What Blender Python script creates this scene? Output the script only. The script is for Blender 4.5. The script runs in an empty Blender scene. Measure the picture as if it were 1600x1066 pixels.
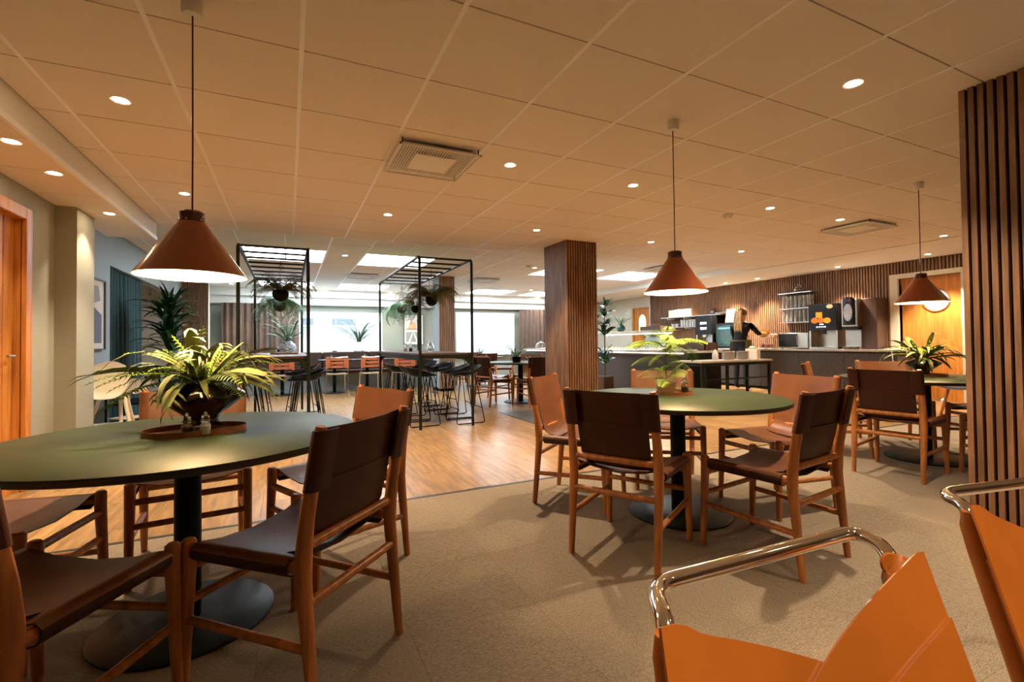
import bpy, bmesh, math, random
from mathutils import Vector, Matrix
random.seed(7)
R = math.radians
S = bpy.context.scene
COL = S.collection

# ------------------------------------------------------------------ camera
EYE = 1.055
FPX, YAW, PIT, ROL = 739.4, .4413, .0182, -.011
def cam_axes():
    f = Vector((math.sin(YAW)*math.cos(PIT), math.cos(YAW)*math.cos(PIT), math.sin(PIT)))
    r = Vector((math.cos(YAW), -math.sin(YAW), 0)); u = r.cross(f)
    return r*math.cos(ROL)+u*math.sin(ROL), -r*math.sin(ROL)+u*math.cos(ROL), f
cr, cu, cf = cam_axes()
cam = bpy.data.cameras.new('camera'); camo = bpy.data.objects.new('camera', cam); COL.objects.link(camo)
cam.sensor_width = 36; cam.lens = FPX/1600*36; cam.shift_y = -10.7/1600; cam.clip_start = .02; cam.clip_end = 200
camo.matrix_world = Matrix(((cr.x, cu.x, -cf.x, 0), (cr.y, cu.y, -cf.y, 0), (cr.z, cu.z, -cf.z, EYE), (0, 0, 0, 1)))
S.camera = camo

# ------------------------------------------------------------------ world, exposure
W = bpy.data.worlds.new('world'); S.world = W; W.use_nodes = True
W.node_tree.nodes['Background'].inputs[0].default_value = (.74, .87, 1, 1)
W.node_tree.nodes['Background'].inputs[1].default_value = 1.9
S.view_settings.view_transform = 'Standard'; S.view_settings.look = 'None'
S.view_settings.exposure = 1.85; S.view_settings.gamma = 1; S.view_settings.use_curve_mapping = False
WARM = (1, .79, .56)
P_DOWN, P_SOFF, P_WASH, P_FAR, P_PEND, E_PANEL = 56, 14, 130, 26, 8, 6.0
H, H2, HS = 2.433, 2.55, 2.25          # main ceiling, raised far ceiling, left soffit
XW, YB = 9.86, 14.2                    # right wall, far wall

# ------------------------------------------------------------------ materials
MATS = {}
def mat(name, col, rough=.5, metal=0, var=.0, vs=6, st=(1, 1, 1), bump=0, bs=60, rnd=0, emis=0, ecol=None, trans=0, coat=0, alpha=1, spec=.5, ior=1.45, col2=None):
    m = bpy.data.materials.new(name); m.use_nodes = True; nt = m.node_tree; N = nt.nodes; L = nt.links
    b = N['Principled BSDF']; I = b.inputs
    I['Base Color'].default_value = (*col, 1); I['Roughness'].default_value = rough; I['Metallic'].default_value = metal
    I['Transmission Weight'].default_value = trans; I['Coat Weight'].default_value = coat; I['Alpha'].default_value = alpha
    I['Specular IOR Level'].default_value = spec; I['IOR'].default_value = ior
    if emis: I['Emission Color'].default_value = (*(ecol or col), 1); I['Emission Strength'].default_value = emis
    tc = mp = None
    if var or bump:
        tc = N.new('ShaderNodeTexCoord'); mp = N.new('ShaderNodeMapping'); mp.inputs['Scale'].default_value = st
        L.new(tc.outputs['Object'], mp.inputs['Vector'])
    src = None
    if var:
        n = N.new('ShaderNodeTexNoise'); n.inputs['Scale'].default_value = vs; n.inputs['Detail'].default_value = 5
        L.new(mp.outputs[0], n.inputs['Vector'])
        if rnd:
            oi = N.new('ShaderNodeObjectInfo'); ad = N.new('ShaderNodeVectorMath'); ad.operation = 'ADD'
            mu = N.new('ShaderNodeMath'); mu.operation = 'MULTIPLY'; mu.inputs[1].default_value = 37
            L.new(oi.outputs['Random'], mu.inputs[0]); L.new(mp.outputs[0], ad.inputs[0]); L.new(mu.outputs[0], ad.inputs[1]); L.new(ad.outputs[0], n.inputs['Vector'])
        mx = N.new('ShaderNodeMix'); mx.data_type = 'RGBA'
        mx.inputs[6].default_value = (*[c*(1-var) for c in col], 1)
        mx.inputs[7].default_value = (*(col2 or [min(1, c*(1+var)) for c in col]), 1)
        rp = N.new('ShaderNodeMapRange'); rp.inputs[1].default_value = .32; rp.inputs[2].default_value = .68
        L.new(n.outputs[0], rp.inputs[0]); L.new(rp.outputs[0], mx.inputs[0]); src = mx.outputs[2]
    if rnd:
        oi = N.new('ShaderNodeObjectInfo'); hv = N.new('ShaderNodeHueSaturation')
        mr = N.new('ShaderNodeMapRange'); mr.inputs[3].default_value = 1-rnd; mr.inputs[4].default_value = 1+rnd
        L.new(oi.outputs['Random'], mr.inputs[0]); L.new(mr.outputs[0], hv.inputs['Value'])
        if src: L.new(src, hv.inputs['Color'])
        else: hv.inputs['Color'].default_value = (*col, 1)
        src = hv.outputs[0]
    if src: L.new(src, I['Base Color'])
    if bump:
        n2 = N.new('ShaderNodeTexNoise'); n2.inputs['Scale'].default_value = bs; n2.inputs['Detail'].default_value = 3
        bp = N.new('ShaderNodeBump'); bp.inputs['Strength'].default_value = bump; bp.inputs['Distance'].default_value = .01
        L.new(mp.outputs[0], n2.inputs['Vector']); L.new(n2.outputs[0], bp.inputs['Height']); L.new(bp.outputs[0], I['Normal'])
    MATS[name] = m
    return m
M_tile = mat('ceiling_tile_paint', (.82, .745, .665), .9, bump=.15, bs=220, rnd=.015)
M_bar = mat('grid_bar_enamel', (.92, .91, .90), .4)
M_plaster = mat('white_plaster', (.80, .79, .75), .8)
M_wall = mat('sage_paint', (.37, .365, .285), .75, var=.03, vs=3)
M_wallb = mat('blue_grey_paint', (.33, .38, .39), .75, var=.03, vs=3)
M_wallf = mat('dark_sage_paint', (.27, .285, .23), .75, var=.03, vs=3)
M_wallp = mat('pale_paint', (.66, .63, .52), .75, var=.02, vs=3)
M_carpet = mat('loop_carpet', (.30, .235, .165), .98, var=.38, vs=90, st=(1, 5, 1), bump=.5, bs=260, rnd=.05, spec=.1)
M_gcarpet = mat('grey_vinyl', (.10, .105, .11), .35, var=.2, vs=8, rnd=.03)
M_plank = mat('oak_plank', (.32, .182, .07), .30, var=.33, vs=7, st=(5, .5, 1), bump=.05, bs=60, rnd=.16, spec=.45)
M_teak = mat('teak', (.40, .145, .038), .38, var=.3, vs=14, st=(3, 3, .35), spec=.45)
M_leather = mat('brown_leather', (.155, .052, .018), .40, var=.16, vs=7, bump=.12, bs=180)
M_leatherd = mat('shaded_outer_leather', (.044, .012, .006), .45, var=.16, vs=7, bump=.12, bs=180, spec=.3)  # darker outer hide; shade on the turned-away faces is put into this colour
M_cognac = mat('cognac_leather', (.42, .12, .014), .36, var=.12, vs=5, bump=.06, bs=240, coat=.15)
M_green = mat('green_linoleum', (.024, .040, .014), .46, var=.16, vs=5, bump=.05, bs=60, spec=.3)
M_edge = mat('dark_table_edge', (.025, .022, .016), .4)
M_black = mat('black_powder_metal', (.0045, .0045, .004), .5, spec=.16)
M_frame = mat('dark_green_metal', (.012, .015, .009), .45, spec=.25)
M_base = mat('dark_green_base', (.012, .017, .013), .45, spec=.25)
M_chrome = mat('chrome', (.86, .84, .82), .07, metal=1)
M_steel = mat('brushed_steel', (.55, .53, .50), .3, metal=1)
M_shade = mat('oxide_red_lacquer', (.36, .078, .024), .16, coat=.6)
M_shadein = mat('cream_lacquer', (.93, .86, .68), .5)
M_neck = mat('dark_red_lacquer', (.085, .014, .012), .15, coat=.6)
M_white = mat('white_plastic', (.78, .77, .74), .4)
M_cream = mat('cream_plastic', (.78, .69, .52), .42)
M_slat = mat('walnut_slat', (.235, .120, .064), .5, var=.34, vs=10, st=(3, 3, .3), rnd=.14)
M_felt = mat('black_felt', (.012, .011, .010), .95)
M_door = mat('orange_oak', (.60, .235, .045), .42, var=.25, vs=6, st=(5, 5, .4))
M_glow = mat('lamp_lens', (1, .8, .55), .5, emis=30, ecol=(1, .74, .42))
M_panel = mat('light_panel', (1, 1, 1), .5, emis=E_PANEL, ecol=(.80, .90, 1))
M_led = mat('led_strip', (1, .9, .7), .5, emis=9, ecol=(1, .86, .62))
M_glass = mat('clear_glass', (.96, .98, .97), .02, trans=1, ior=1.45)
M_tumbler = mat('tumbler_glass', (.93, .92, .88), .12, trans=.72, spec=.8)
M_thin = mat('window_glass', (.95, .98, 1), .02, trans=1, ior=1.01)
M_frost = mat('frosted_film', (.95, .97, 1), .6, trans=.85, ior=1.02)
M_green_glass = mat('green_glass', (.10, .22, .17), .05, trans=.6)
M_vase = mat('glazed_black_ceramic', (.012, .009, .007), .1, coat=1, bump=.5, bs=26)
M_clay = mat('clay_pot', (.42, .31, .20), .85, var=.18, vs=16, st=(1, 1, 5), bump=.3, bs=50)
M_tray = mat('tray_wood', (.34, .12, .04), .4, var=.3, vs=9, st=(1, 6, 6))
M_pepper = mat('peppercorns', (.045, .028, .018), .8, var=.6, vs=240)
M_salt = mat('salt', (.86, .83, .76), .8)
M_soil = mat('soil', (.02, .014, .009), .95)
M_fern = mat('lime_fern', (.13, .225, .008), .55, var=.25, vs=14)
M_leaf = mat('olive_leaf', (.055, .085, .016), .42, var=.4, vs=10, col2=(.16, .15, .06))
M_leaf2 = mat('pale_leaf', (.15, .17, .045), .5, var=.3, vs=12)
M_dleaf = mat('deep_green_leaf', (.018, .065, .018), .28, var=.35, vs=9)
M_bfern = mat('bronze_fern', (.16, .135, .035), .6, var=.3, vs=12)
M_olv = mat('olive_fern', (.19, .19, .02), .6, var=.3, vs=12)
M_trail = mat('trailing_green', (.17, .36, .16), .5, var=.25, vs=12)
M_midleaf = mat('grey_green_leaf', (.10, .17, .09), .5, var=.3, vs=12)
M_stem = mat('woody_stem', (.10, .07, .035), .8)
M_curtb = mat('brown_curtain', (.115, .072, .052), .85, var=.12, vs=6)
M_curtt = mat('teal_curtain', (.022, .060, .062), .85, var=.12, vs=6)
M_banq = mat('dark_brown_hide', (.085, .045, .033), .45, var=.15, vs=6)
M_orange = mat('rust_leather', (.40, .105, .035), .45, var=.1, vs=8)
M_ply = mat('pale_plywood', (.60, .44, .26), .45, var=.12, vs=6, st=(1, 6, 1))
M_speck = mat('speckled_panel', (.062, .050, .038), .7, var=.75, vs=120)
M_stone = mat('pale_worktop', (.46, .43, .40), .3, var=.1, vs=20)
M_dark = mat('black_appliance', (.012, .012, .014), .2)
M_dgrey = mat('dark_grey_shell', (.10, .10, .10), .6)
M_screen = mat('lit_key', (.8, .9, 1), .3, emis=3, ecol=(.75, .86, 1))
M_plate = mat('stoneware', (.62, .57, .49), .35)
M_paper = mat('white_paper', (.82, .78, .70), .8)
M_skin = mat('skin', (.62, .36, .25), .5)
M_shirt = mat('black_shirt', (.014, .013, .013), .85, var=.2, vs=20)
M_jean = mat('dark_jeans', (.018, .020, .024), .85, var=.2, vs=30)
M_apron = mat('khaki_apron', (.17, .165, .085), .8, var=.15, vs=14)
M_hair = mat('blond_hair', (.62, .36, .12), .45, var=.4, vs=30, st=(6, 6, .6))
M_hair2 = mat('brown_hair', (.20, .10, .04), .5, var=.4, vs=30, st=(6, 6, .6))
M_yellow = mat('yellow_enamel', (.75, .40, .03), .35)
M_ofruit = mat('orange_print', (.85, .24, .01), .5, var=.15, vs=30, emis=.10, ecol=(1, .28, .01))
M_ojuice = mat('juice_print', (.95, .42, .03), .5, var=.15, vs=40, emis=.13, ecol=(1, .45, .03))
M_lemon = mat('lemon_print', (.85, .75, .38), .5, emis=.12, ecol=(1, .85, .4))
M_silver = mat('grey_print', (.55, .52, .50), .3, metal=.4, var=.2, vs=20)
M_card = mat('slate_card', (.20, .24, .26), .5, var=.25, vs=14)
M_red = mat('red_badge', (.45, .01, .02), .3)
M_blueglaze = mat('blue_white_glaze', (.06, .13, .30), .15, var=.9, vs=26, col2=(.7, .75, .8))
M_art1 = mat('art_cream', (.72, .66, .56), .8); M_art2 = mat('art_grey', (.30, .30, .28), .8)
M_art3 = mat('art_peach', (.72, .42, .22), .8); M_art4 = mat('art_rust', (.40, .13, .06), .8); M_art5 = mat('art_slate', (.16, .18, .22), .8)
M_food = mat('salad_greens', (.42, .45, .08), .6, var=.6, vs=40, col2=(.72, .62, .30))
M_food2 = mat('cold_cuts', (.55, .20, .14), .5, var=.4, vs=40)
M_out = mat('outdoor_concrete', (.62, .64, .66), .9)
M_text = mat('grey_print_ink', (.34, .32, .30), .6)

# ------------------------------------------------------------------ mesh helpers
class MB:
    def __init__(s): s.v = []; s.f = []; s.m = []
    def add(s, vs, fs, m=0):
        o = len(s.v); s.v += [tuple(p) for p in vs]; s.f += [tuple(i+o for i in q) for q in fs]; s.m += [m]*len(fs); return s
    def box(s, c, d, rz=0, m=0, ry=0):
        x, y, z = (a/2 for a in d); P = [Vector((i*x, j*y, k*z)) for i in (-1, 1) for j in (-1, 1) for k in (-1, 1)]
        if ry: P = [Matrix.Rotation(ry, 3, 'Y') @ p for p in P]
        if rz: P = [Matrix.Rotation(rz, 3, 'Z') @ p for p in P]
        return s.add([p+Vector(c) for p in P], [(0, 1, 3, 2), (4, 6, 7, 5), (0, 4, 5, 1), (2, 3, 7, 6), (0, 2, 6, 4), (1, 5, 7, 3)], m)
    def bb(s, a, b, m=0):
        return s.box([(p+q)/2 for p, q in zip(a, b)], [abs(q-p) for p, q in zip(a, b)], m=m)
    def tube(s, pts, r, n=8, closed=False, m=0, cap=True):
        pts = [Vector(p) for p in pts]; k = len(pts); rs = r if isinstance(r, (list, tuple)) else [r]*k
        T = []
        for i in range(k):
            a = pts[(i-1) % k] if (closed or i) else pts[0]; b = pts[(i+1) % k] if (closed or i < k-1) else pts[-1]
            T.append((b-a).normalized())
        nrm = T[0].orthogonal().normalized(); rings = []
        for i in range(k):
            nrm = (nrm-T[i]*nrm.dot(T[i]))
            nrm = nrm.normalized() if nrm.length > 1e-6 else T[i].orthogonal().normalized()
            bn = T[i].cross(nrm)
            rings.append([pts[i]+(nrm*math.cos(2*math.pi*j/n)+bn*math.sin(2*math.pi*j/n))*rs[i] for j in range(n)])
        vs = [p for g in rings for p in g]; fs = []
        for i in range(k if closed else k-1):
            a, b = i*n, ((i+1) % k)*n
            for j in range(n): fs.append((a+j, a+(j+1) % n, b+(j+1) % n, b+j))
        if cap and not closed: fs += [tuple(range(n-1, -1, -1)), tuple(range((k-1)*n, k*n))]
        return s.add(vs, fs, m)
    def lathe(s, prof, n=24, c=(0, 0, 0), m=0, sx=1, sy=1):
        vs = []; fs = []; k = len(prof)
        for r, z in prof:
            for j in range(n): a = 2*math.pi*j/n; vs.append((c[0]+sx*r*math.cos(a), c[1]+sy*r*math.sin(a), c[2]+z))
        for i in range(k-1):
            for j in range(n): fs.append((i*n+j, i*n+(j+1) % n, (i+1)*n+(j+1) % n, (i+1)*n+j))
        if prof[0][0] > 1e-4: fs.append(tuple(range(n-1, -1, -1)))
        if prof[-1][0] > 1e-4: fs.append(tuple(range((k-1)*n, k*n)))
        return s.add(vs, fs, m)
    def ring(s, prof, n=24, c=(0, 0, 0), m=0, sx=1, sy=1):   # closed profile lathe
        vs = []; fs = []; k = len(prof)
        for r, z in prof:
            for j in range(n): a = 2*math.pi*j/n; vs.append((c[0]+sx*r*math.cos(a), c[1]+sy*r*math.sin(a), c[2]+z))
        for i in range(k):
            for j in range(n): fs.append((i*n+j, i*n+(j+1) % n, ((i+1) % k)*n+(j+1) % n, ((i+1) % k)*n+j))
        return s.add(vs, fs, m)
    def prism(s, poly, d0, d1, ax='z', m=0):
        k = len(poly); mk = {'z': lambda p, d: (p[0], p[1], d), 'y': lambda p, d: (p[0], d, p[1]), 'x': lambda p, d: (d, p[0], p[1])}[ax]
        vs = [mk(p, d0) for p in poly]+[mk(p, d1) for p in poly]
        return s.add(vs, [tuple(range(k-1, -1, -1)), tuple(range(k, 2*k))]+[(i, (i+1) % k, k+(i+1) % k, k+i) for i in range(k)], m)
    def grid(s, fn, nu, nv, th=0, m=0):
        P = [[Vector(fn(i/nu, j/nv)) for j in range(nv+1)] for i in range(nu+1)]
        vs = [p for row in P for p in row]; w = nv+1
        fs = [(i*w+j, (i+1)*w+j, (i+1)*w+j+1, i*w+j+1) for i in range(nu) for j in range(nv)]
        if th:
            nn = []
            for i in range(nu+1):
                for j in range(nv+1):
                    a = P[min(i+1, nu)][j]-P[max(i-1, 0)][j]; b = P[i][min(j+1, nv)]-P[i][max(j-1, 0)]
                    q = a.cross(b); nn.append(q.normalized() if q.length > 1e-9 else Vector((0, 0, 1)))
            o = len(vs); vs = vs+[p-q*th for p, q in zip(vs, nn)]
            fs += [tuple(reversed([i+o for i in q])) for q in fs]
            bd = [(i, 0) for i in range(nu+1)]+[(nu, j) for j in range(1, nv+1)]+[(i, nv) for i in range(nu-1, -1, -1)]+[(0, j) for j in range(nv-1, 0, -1)]
            ix = [i*w+j for i, j in bd]
            for a, b in zip(ix, ix[1:]+ix[:1]): fs.append((b, a, a+o, b+o))
        return s.add(vs, fs, m)
    def mesh(s, name, mats, ang=40, fix=True):
        me = bpy.data.meshes.new(name); me.from_pydata(s.v, [], s.f)
        for q in (mats if isinstance(mats, (list, tuple)) else [mats]): me.materials.append(q)
        me.polygons.foreach_set('material_index', s.m)
        if fix:
            bm = bmesh.new(); bm.from_mesh(me); bmesh.ops.recalc_face_normals(bm, faces=bm.faces); bm.to_mesh(me); bm.free()
        me.polygons.foreach_set('use_smooth', [True]*len(me.polygons)); me.set_sharp_from_angle(angle=R(ang)); me.update()
        return me
    def obj(s, name, mats, parent=None, bevel=0, ang=40, loc=None, fix=True, kind=None):
        o = place(name, s.mesh(name, mats, ang, fix), parent, loc)
        if bevel: b = o.modifiers.new('bevel', 'BEVEL'); b.width = bevel; b.segments = 2; b.limit_method = 'ANGLE'
        if kind: o['kind'] = kind
        return o
def place(name, me, parent=None, loc=None, rot=None, sc=None):
    o = bpy.data.objects.new(name, me); COL.objects.link(o)
    if parent: o.parent = parent
    if loc: o.location = loc
    if rot: o.rotation_euler = rot
    if sc: o.scale = (sc,)*3 if not isinstance(sc, tuple) else sc
    return o
def tag(o, label, cat, group=None):
    o['label'] = label; o['category'] = cat
    if group: o['group'] = group
    return o
def thing(name, label, cat, loc=(0, 0, 0), rz=0, group=None):
    o = bpy.data.objects.new(name, None); COL.objects.link(o); o.location = loc; o.rotation_euler = (0, 0, rz); o.empty_display_size = .1
    return tag(o, label, cat, group)
def struct(o): o['kind'] = 'structure'; return o
KIDS = {}
def tree(o, parent=None):
    c = o.copy(); COL.objects.link(c)
    if parent: c.parent = parent
    for ch in o.children: tree(ch, c)
    return c
def dup(root, loc, rz, label, group=None):
    c = tree(root); c.location = loc; c.rotation_euler = (0, 0, rz); c['label'] = label
    if group: c['group'] = group
    return c
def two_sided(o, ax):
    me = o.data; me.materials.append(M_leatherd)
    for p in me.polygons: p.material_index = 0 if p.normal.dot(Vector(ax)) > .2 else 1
class Proto:            # the first call moves the built thing itself, later ones copy it
    def __init__(s, make): s.make = make; s.o = None
    def __call__(s, loc, rz, label, group=None):
        if s.o is None:
            s.o = s.make(); s.o.location = loc; s.o.rotation_euler = (0, 0, rz); s.o['label'] = label
            if group: s.o['group'] = group
            return s.o
        bpy.context.view_layer.update()
        return dup(s.o, loc, rz, label, group)
def lamp(kind, parent, loc, power, col=WARM, size=.03, spot=None, blend=.6, name='lamp_light', rot=None):
    l = bpy.data.lights.new(name, kind); l.energy = power; l.color = col
    if kind == 'AREA': l.size = size
    else: l.shadow_soft_size = size
    if spot: l.spot_size = R(spot); l.spot_blend = blend
    o = bpy.data.objects.new(name, l); COL.objects.link(o); o.location = loc
    if parent: o.parent = parent
    if rot: o.rotation_euler = rot
    return o
def arc(c, r, a0, a1, n, pl='xz'):
    out = []
    for i in range(n+1):
        a = R(a0+(a1-a0)*i/n); u, v = r*math.cos(a), r*math.sin(a)
        out.append((c[0]+u, c[1], c[2]+v) if pl == 'xz' else (c[0], c[1]+u, c[2]+v) if pl == 'yz' else (c[0]+u, c[1]+v, c[2]))
    return out
def ray_at(x, y, dist):      # a point that many metres along the camera axis, for laying out by measured pixels
    d = cf+cr*((x-800)/FPX)+cu*((522.3-y)/FPX); return Vector((0, 0, EYE))+d*dist

# ================================================================== FLOOR
fl = struct(MB().bb((-6, -3.2, -.2), (XW+.3, YB+.3, -.012)).obj('floor', M_felt))
tile_me = MB().box((0, 0, -.006), (.4992, .4992, .012)).mesh('carpet_tile', M_carpet)
for i in range(24):
    for j in range(9):
        x = -1.85+.5*i; y = 3.22-.25-.5*j
        if x > 9.8: continue
        o = place('carpet_tile', tile_me, fl, (x, y, 0), (0, 0, math.pi/2 if (i*7+j*3) % 3 == 0 else 0))
MB().bb((-2, -3, -.012), (XW, -1.28, -.001)).obj('carpet_field', M_carpet, fl)
MB().bb((-2.1, 3.215, -.012), (XW, 3.245, .002)).obj('edge_strip', M_edge, fl)
PW, PL = .19, 1.25
pl_me = MB().box((0, 0, -.006), (PW-.0015, PL-.002, .012)).mesh('floor_plank', M_plank)
rest = MB(); n = 0
GX, GY = 2.9, 5.37           # grey vinyl corner beside the slatted column
for i in range(63):
    x = -2.06+PW*(i+.5)
    off = (i*0.47) % 1*PL
    y = 3.245-off
    while y < YB:
        a, b = max(y, 3.245), min(y+PL, YB)
        y += PL
        if b-a < .05: continue
        if GX < x < 4.2 and GY < b and a < 6.6:
            if a < GY: b = min(b, GY)
            elif b > 6.6: a = 6.6
            else: continue
        full = abs(b-a-PL) < .01
        near = b < 8.3 and x < 6.6
        if full and near and n < 290:
            place('floor_plank', pl_me, fl, (x, (a+b)/2, 0)); n += 1
        else: rest.box((x, (a+b)/2, -.006), (PW-.0015, b-a-.002, .012))
rest.obj('plank_field', M_plank, fl, kind='stuff')
MB().bb((GX, GY, -.012), (4.2, 6.6, .001)).obj('vinyl_patch', M_gcarpet, fl)
MB().bb((-6, 6.0, -.012), (-2.06, YB, 0)).obj('side_room_floor', M_carpet, fl)

# ================================================================== CEILING
ce = struct(MB().bb((-1.33, -3, H+.016), (8.2, 6.44, H2+.2)).obj('ceiling', M_stone))
MB().bb((-1.33, -3, H), (8.2, .592-1.2, H+.016)).obj('ceiling_field', M_tile, ce)
XL = [.058+.6*k for k in range(-2, 14)]; YL = [2.392+.6*j for j in range(-5, 7)]
full_me = MB().box((0, 0, .008), (.580, .592, .016)).mesh('ceiling_tile', M_tile)
xe = [-1.33]+XL+[8.2]; ye = YL+[6.44]
for i in range(len(xe)-1):
    for j in range(len(ye)-1):
        w, d = xe[i+1]-xe[i], ye[j+1]-ye[j]
        me = full_me if abs(w-.6) < .01 and abs(d-.6) < .01 else MB().box((0, 0, .008), (w-.02, d-.008, .016)).mesh('ceiling_tile', M_tile)
        place('ceiling_tile', me, ce, ((xe[i]+xe[i+1])/2, (ye[j]+ye[j+1])/2, H))
bar_me = MB().box((0, 0, 0), (.021, 6.44+.61, .006)).mesh('grid_bar', M_bar)
for x in XL: place('grid_bar', bar_me, ce, (x, (6.44-.61)/2, H+.001))
MB().bb((-1.34, 6.425, H-.004), (8.2, 6.45, H2)).obj('edge_profile', M_bar, ce)
# raised far ceiling
c2 = struct(MB().bb((-2.2, 6.44, H2+.016), (XW, YB, H2+.2)).obj('ceiling', M_bar))
UX = [-.64+.6*k for k in range(-2, 16)]; UY = [8.05+.6*j for j in range(-2, 11)]
xe = [-2.04]+UX+[8.9]; ye = [6.45]+UY+[YB]
PAN = [(-.64, 8.05), (1.16, 8.05), (4.76, 8.05), (6.56, 8.05), (-.64, 12.25), (1.16, 12.25), (4.76, 12.25), (6.56, 12.25)]
for i in range(len(xe)-1):
    for j in range(len(ye)-1):
        w, d = xe[i+1]-xe[i], ye[j+1]-ye[j]; cx, cy = (xe[i]+xe[i+1])/2, (ye[j]+ye[j+1])/2
        if any(px < cx < px+1.2 and py < cy < py+1.2 for px, py in PAN) or w < .03 or d < .03: continue
        me = full_me if abs(w-.6) < .01 and abs(d-.6) < .01 else MB().box((0, 0, .008), (w-.02, d-.008, .016)).mesh('ceiling_tile', M_tile)
        place('ceiling_tile', me, c2, (cx, cy, H2))
bar2 = MB().box((0, 0, 0), (.021, YB-6.45, .006)).mesh('grid_bar', M_bar)
for x in UX: place('grid_bar', bar2, c2, (x, (YB+6.45)/2, H2+.001))
PL_T = ['above the near end of the left bar frame', 'above the near end of the right bar frame', 'behind the slatted column top', 'above the salad buffet',
        'beyond the left bar frame, by the far wall', 'before the far window, left of the far slatted column', 'before the far right window', 'before the far brown curtain']
pan_me = MB().box((0, 0, .012), (1.17, 1.17, .008)).mesh('diffuser', M_panel); fr_m = MB()
for a, b in (((-.6, -.6), (.6, -.585)), ((-.6, .585), (.6, .6)), ((-.6, -.585), (-.585, .585)), ((.585, -.585), (.6, .585))): fr_m.bb((*a, -.002), (*b, .016))
fr_me = fr_m.mesh('panel_frame', M_bar)
for (px, py), t in zip(PAN, PL_T):
    o = thing('ceiling_light_panel', 'large square white ceiling light panel '+t, 'ceiling light', (px+.6, py+.6, H2), group='square light panels in the raised ceiling')
    place('diffuser', pan_me, o); place('panel_frame', fr_me, o)
# left soffit
so = struct(MB().bb((-1.78, -3, HS+.012), (-1.33, 6.45, H2)).obj('soffit_left', M_plaster)); so.name = 'trim_1'
yy = [-.6+.6*k for k in range(12)]+[6.45]
for a, b in zip(yy, yy[1:]): MB().bb((-1.765, a+.003, HS), (-1.345, b-.003, HS+.012)).obj('soffit_tile', M_tile, so)
MB().bb((-1.345, -3, HS-.004), (-1.325, 6.455, HS+.03)).obj('edge_profile', M_bar, so)
# plaster margin by the right wall, stepped bulkhead on the far wall
struct(MB().bb((8.2, -3, H-.01), (XW, YB, H2+.2)).obj('trim_2', M_plaster))
struct(MB().bb((-2.04, 13.85, 2.35), (8.2, YB, H2)).bb((-2.04, 14.0, 2.15), (XW, YB, 2.35)).obj('trim_3', M_plaster))

# ================================================================== WALLS
wl = struct(MB().bb((-1.95, -3, 0), (-1.77, 3.55, HS+.1)).bb((-1.95, 4.76, 0), (-1.77, 5.2, HS+.1)).bb((-1.95, 3.55, 2.06), (-1.77, 4.76, HS+.1)).bb((-2.2, 5.2, 0), (-1.625, 5.6, HS+.1)).obj('wall_left', M_wall))
wf = struct(MB().bb((-2.2, 5.6, 0), (-2.04, 7.57, H2+.1)).bb((-2.2, 7.57, 2.09), (-2.04, 12.05, H2+.1)).bb((-2.2, 12.05, 0), (-2.04, YB, H2+.1)).bb((-1.7, 6.45, HS+.1), (-2.04, 6.5, H2)).obj('wall_left_far', M_wallb))
struct(MB().bb((-5.1, 6.6, 0), (-5, 12.4, 2.4)).bb((-5, 12.2, 0), (-2.2, 12.3, 2.4)).bb((-5, 6.6, 0), (-2.2, 6.7, 2.4)).bb((-5, 6.6, 2.3), (-2.2, 12.3, 2.4)).bb((-2.9, 6.7, 2.12), (-2.6, 12.2, 2.3)).obj('wall_alcove', M_wallp))
# far wall with two windows
wb = MB()
for a, b in (((-6, 0), (.26, 2.7)), ((.26, 0), (2.49, .87)), ((.26, 1.97), (2.49, 2.7)), ((2.49, 0), (4.76, 2.7)), ((4.76, 0), (6.79, .70)), ((4.76, 2.03), (6.79, 2.7)), ((6.79, 0), (XW+.2, 2.7))):
    wb.bb((a[0], YB, a[1]), (b[0], YB+.25, b[1]))
struct(wb.obj('wall_back', M_wallf))
# right wall, with the two wooden doors
wr = MB()
for y0, y1, z0, z1 in ((-3, 3.8, 0, 2.6), (3.8, 4.68, 2.12, 2.6), (4.68, 11.1, 0, 2.6), (11.1, 11.95, 2.10, 2.6), (11.95, YB, 0, 2.6)): wr.bb((XW, y0, z0), (XW+.18, y1, z1))
WR = struct(wr.obj('wall_right', M_wallp))
sl = MB(); k = 0; y = 2.9
while y < 11.06:
    if 3.72 < y < 4.76: sl.bb((XW-.034, y, 2.20), (XW-.008, y+.031, H-.01))
    else: sl.bb((XW-.034, y, 0), (XW-.008, y+.031, H-.01))
    y += .05
sl.obj('wall_slats', M_slat, WR, kind='stuff')
MB().bb((XW-.008, 2.9, 0), (XW-.001, 3.72, H-.01)).bb((XW-.008, 3.72, 2.19), (XW-.001, 4.78, H-.01)).bb((XW-.008, 4.78, 0), (XW-.001, 11.06, H-.01)).obj('felt_backing', M_felt, WR)
MB().bb((XW-.04, 3.70, 0), (XW-.001, 3.80, 2.20)).bb((XW-.04, 4.68, 0), (XW-.001, 4.80, 2.20)).bb((XW-.04, 3.80, 2.12), (XW-.001, 4.68, 2.20)).obj('door_casing', M_wallp, WR)
MB().bb((XW-.04, 11.06, 0), (XW-.001, 11.1, 2.42)).obj('corner_trim', M_steel, WR)
struct(MB().bb((-6, -3.2, 0), (XW+.2, -3, 2.7)).obj('wall_front', M_slat))
struct(MB().bb((XW+1.2, -3, 0), (XW+1.3, 15, 2.7)).bb((XW+.2, 3.0, 2.6), (XW+1.3, 12.5, 2.7)).obj('wall_corridor', M_plaster))
struct(MB().bb((XW-.02, 11.95, 0), (XW-.002, YB, .08)).obj('baseboard_right', M_wallp))
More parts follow.
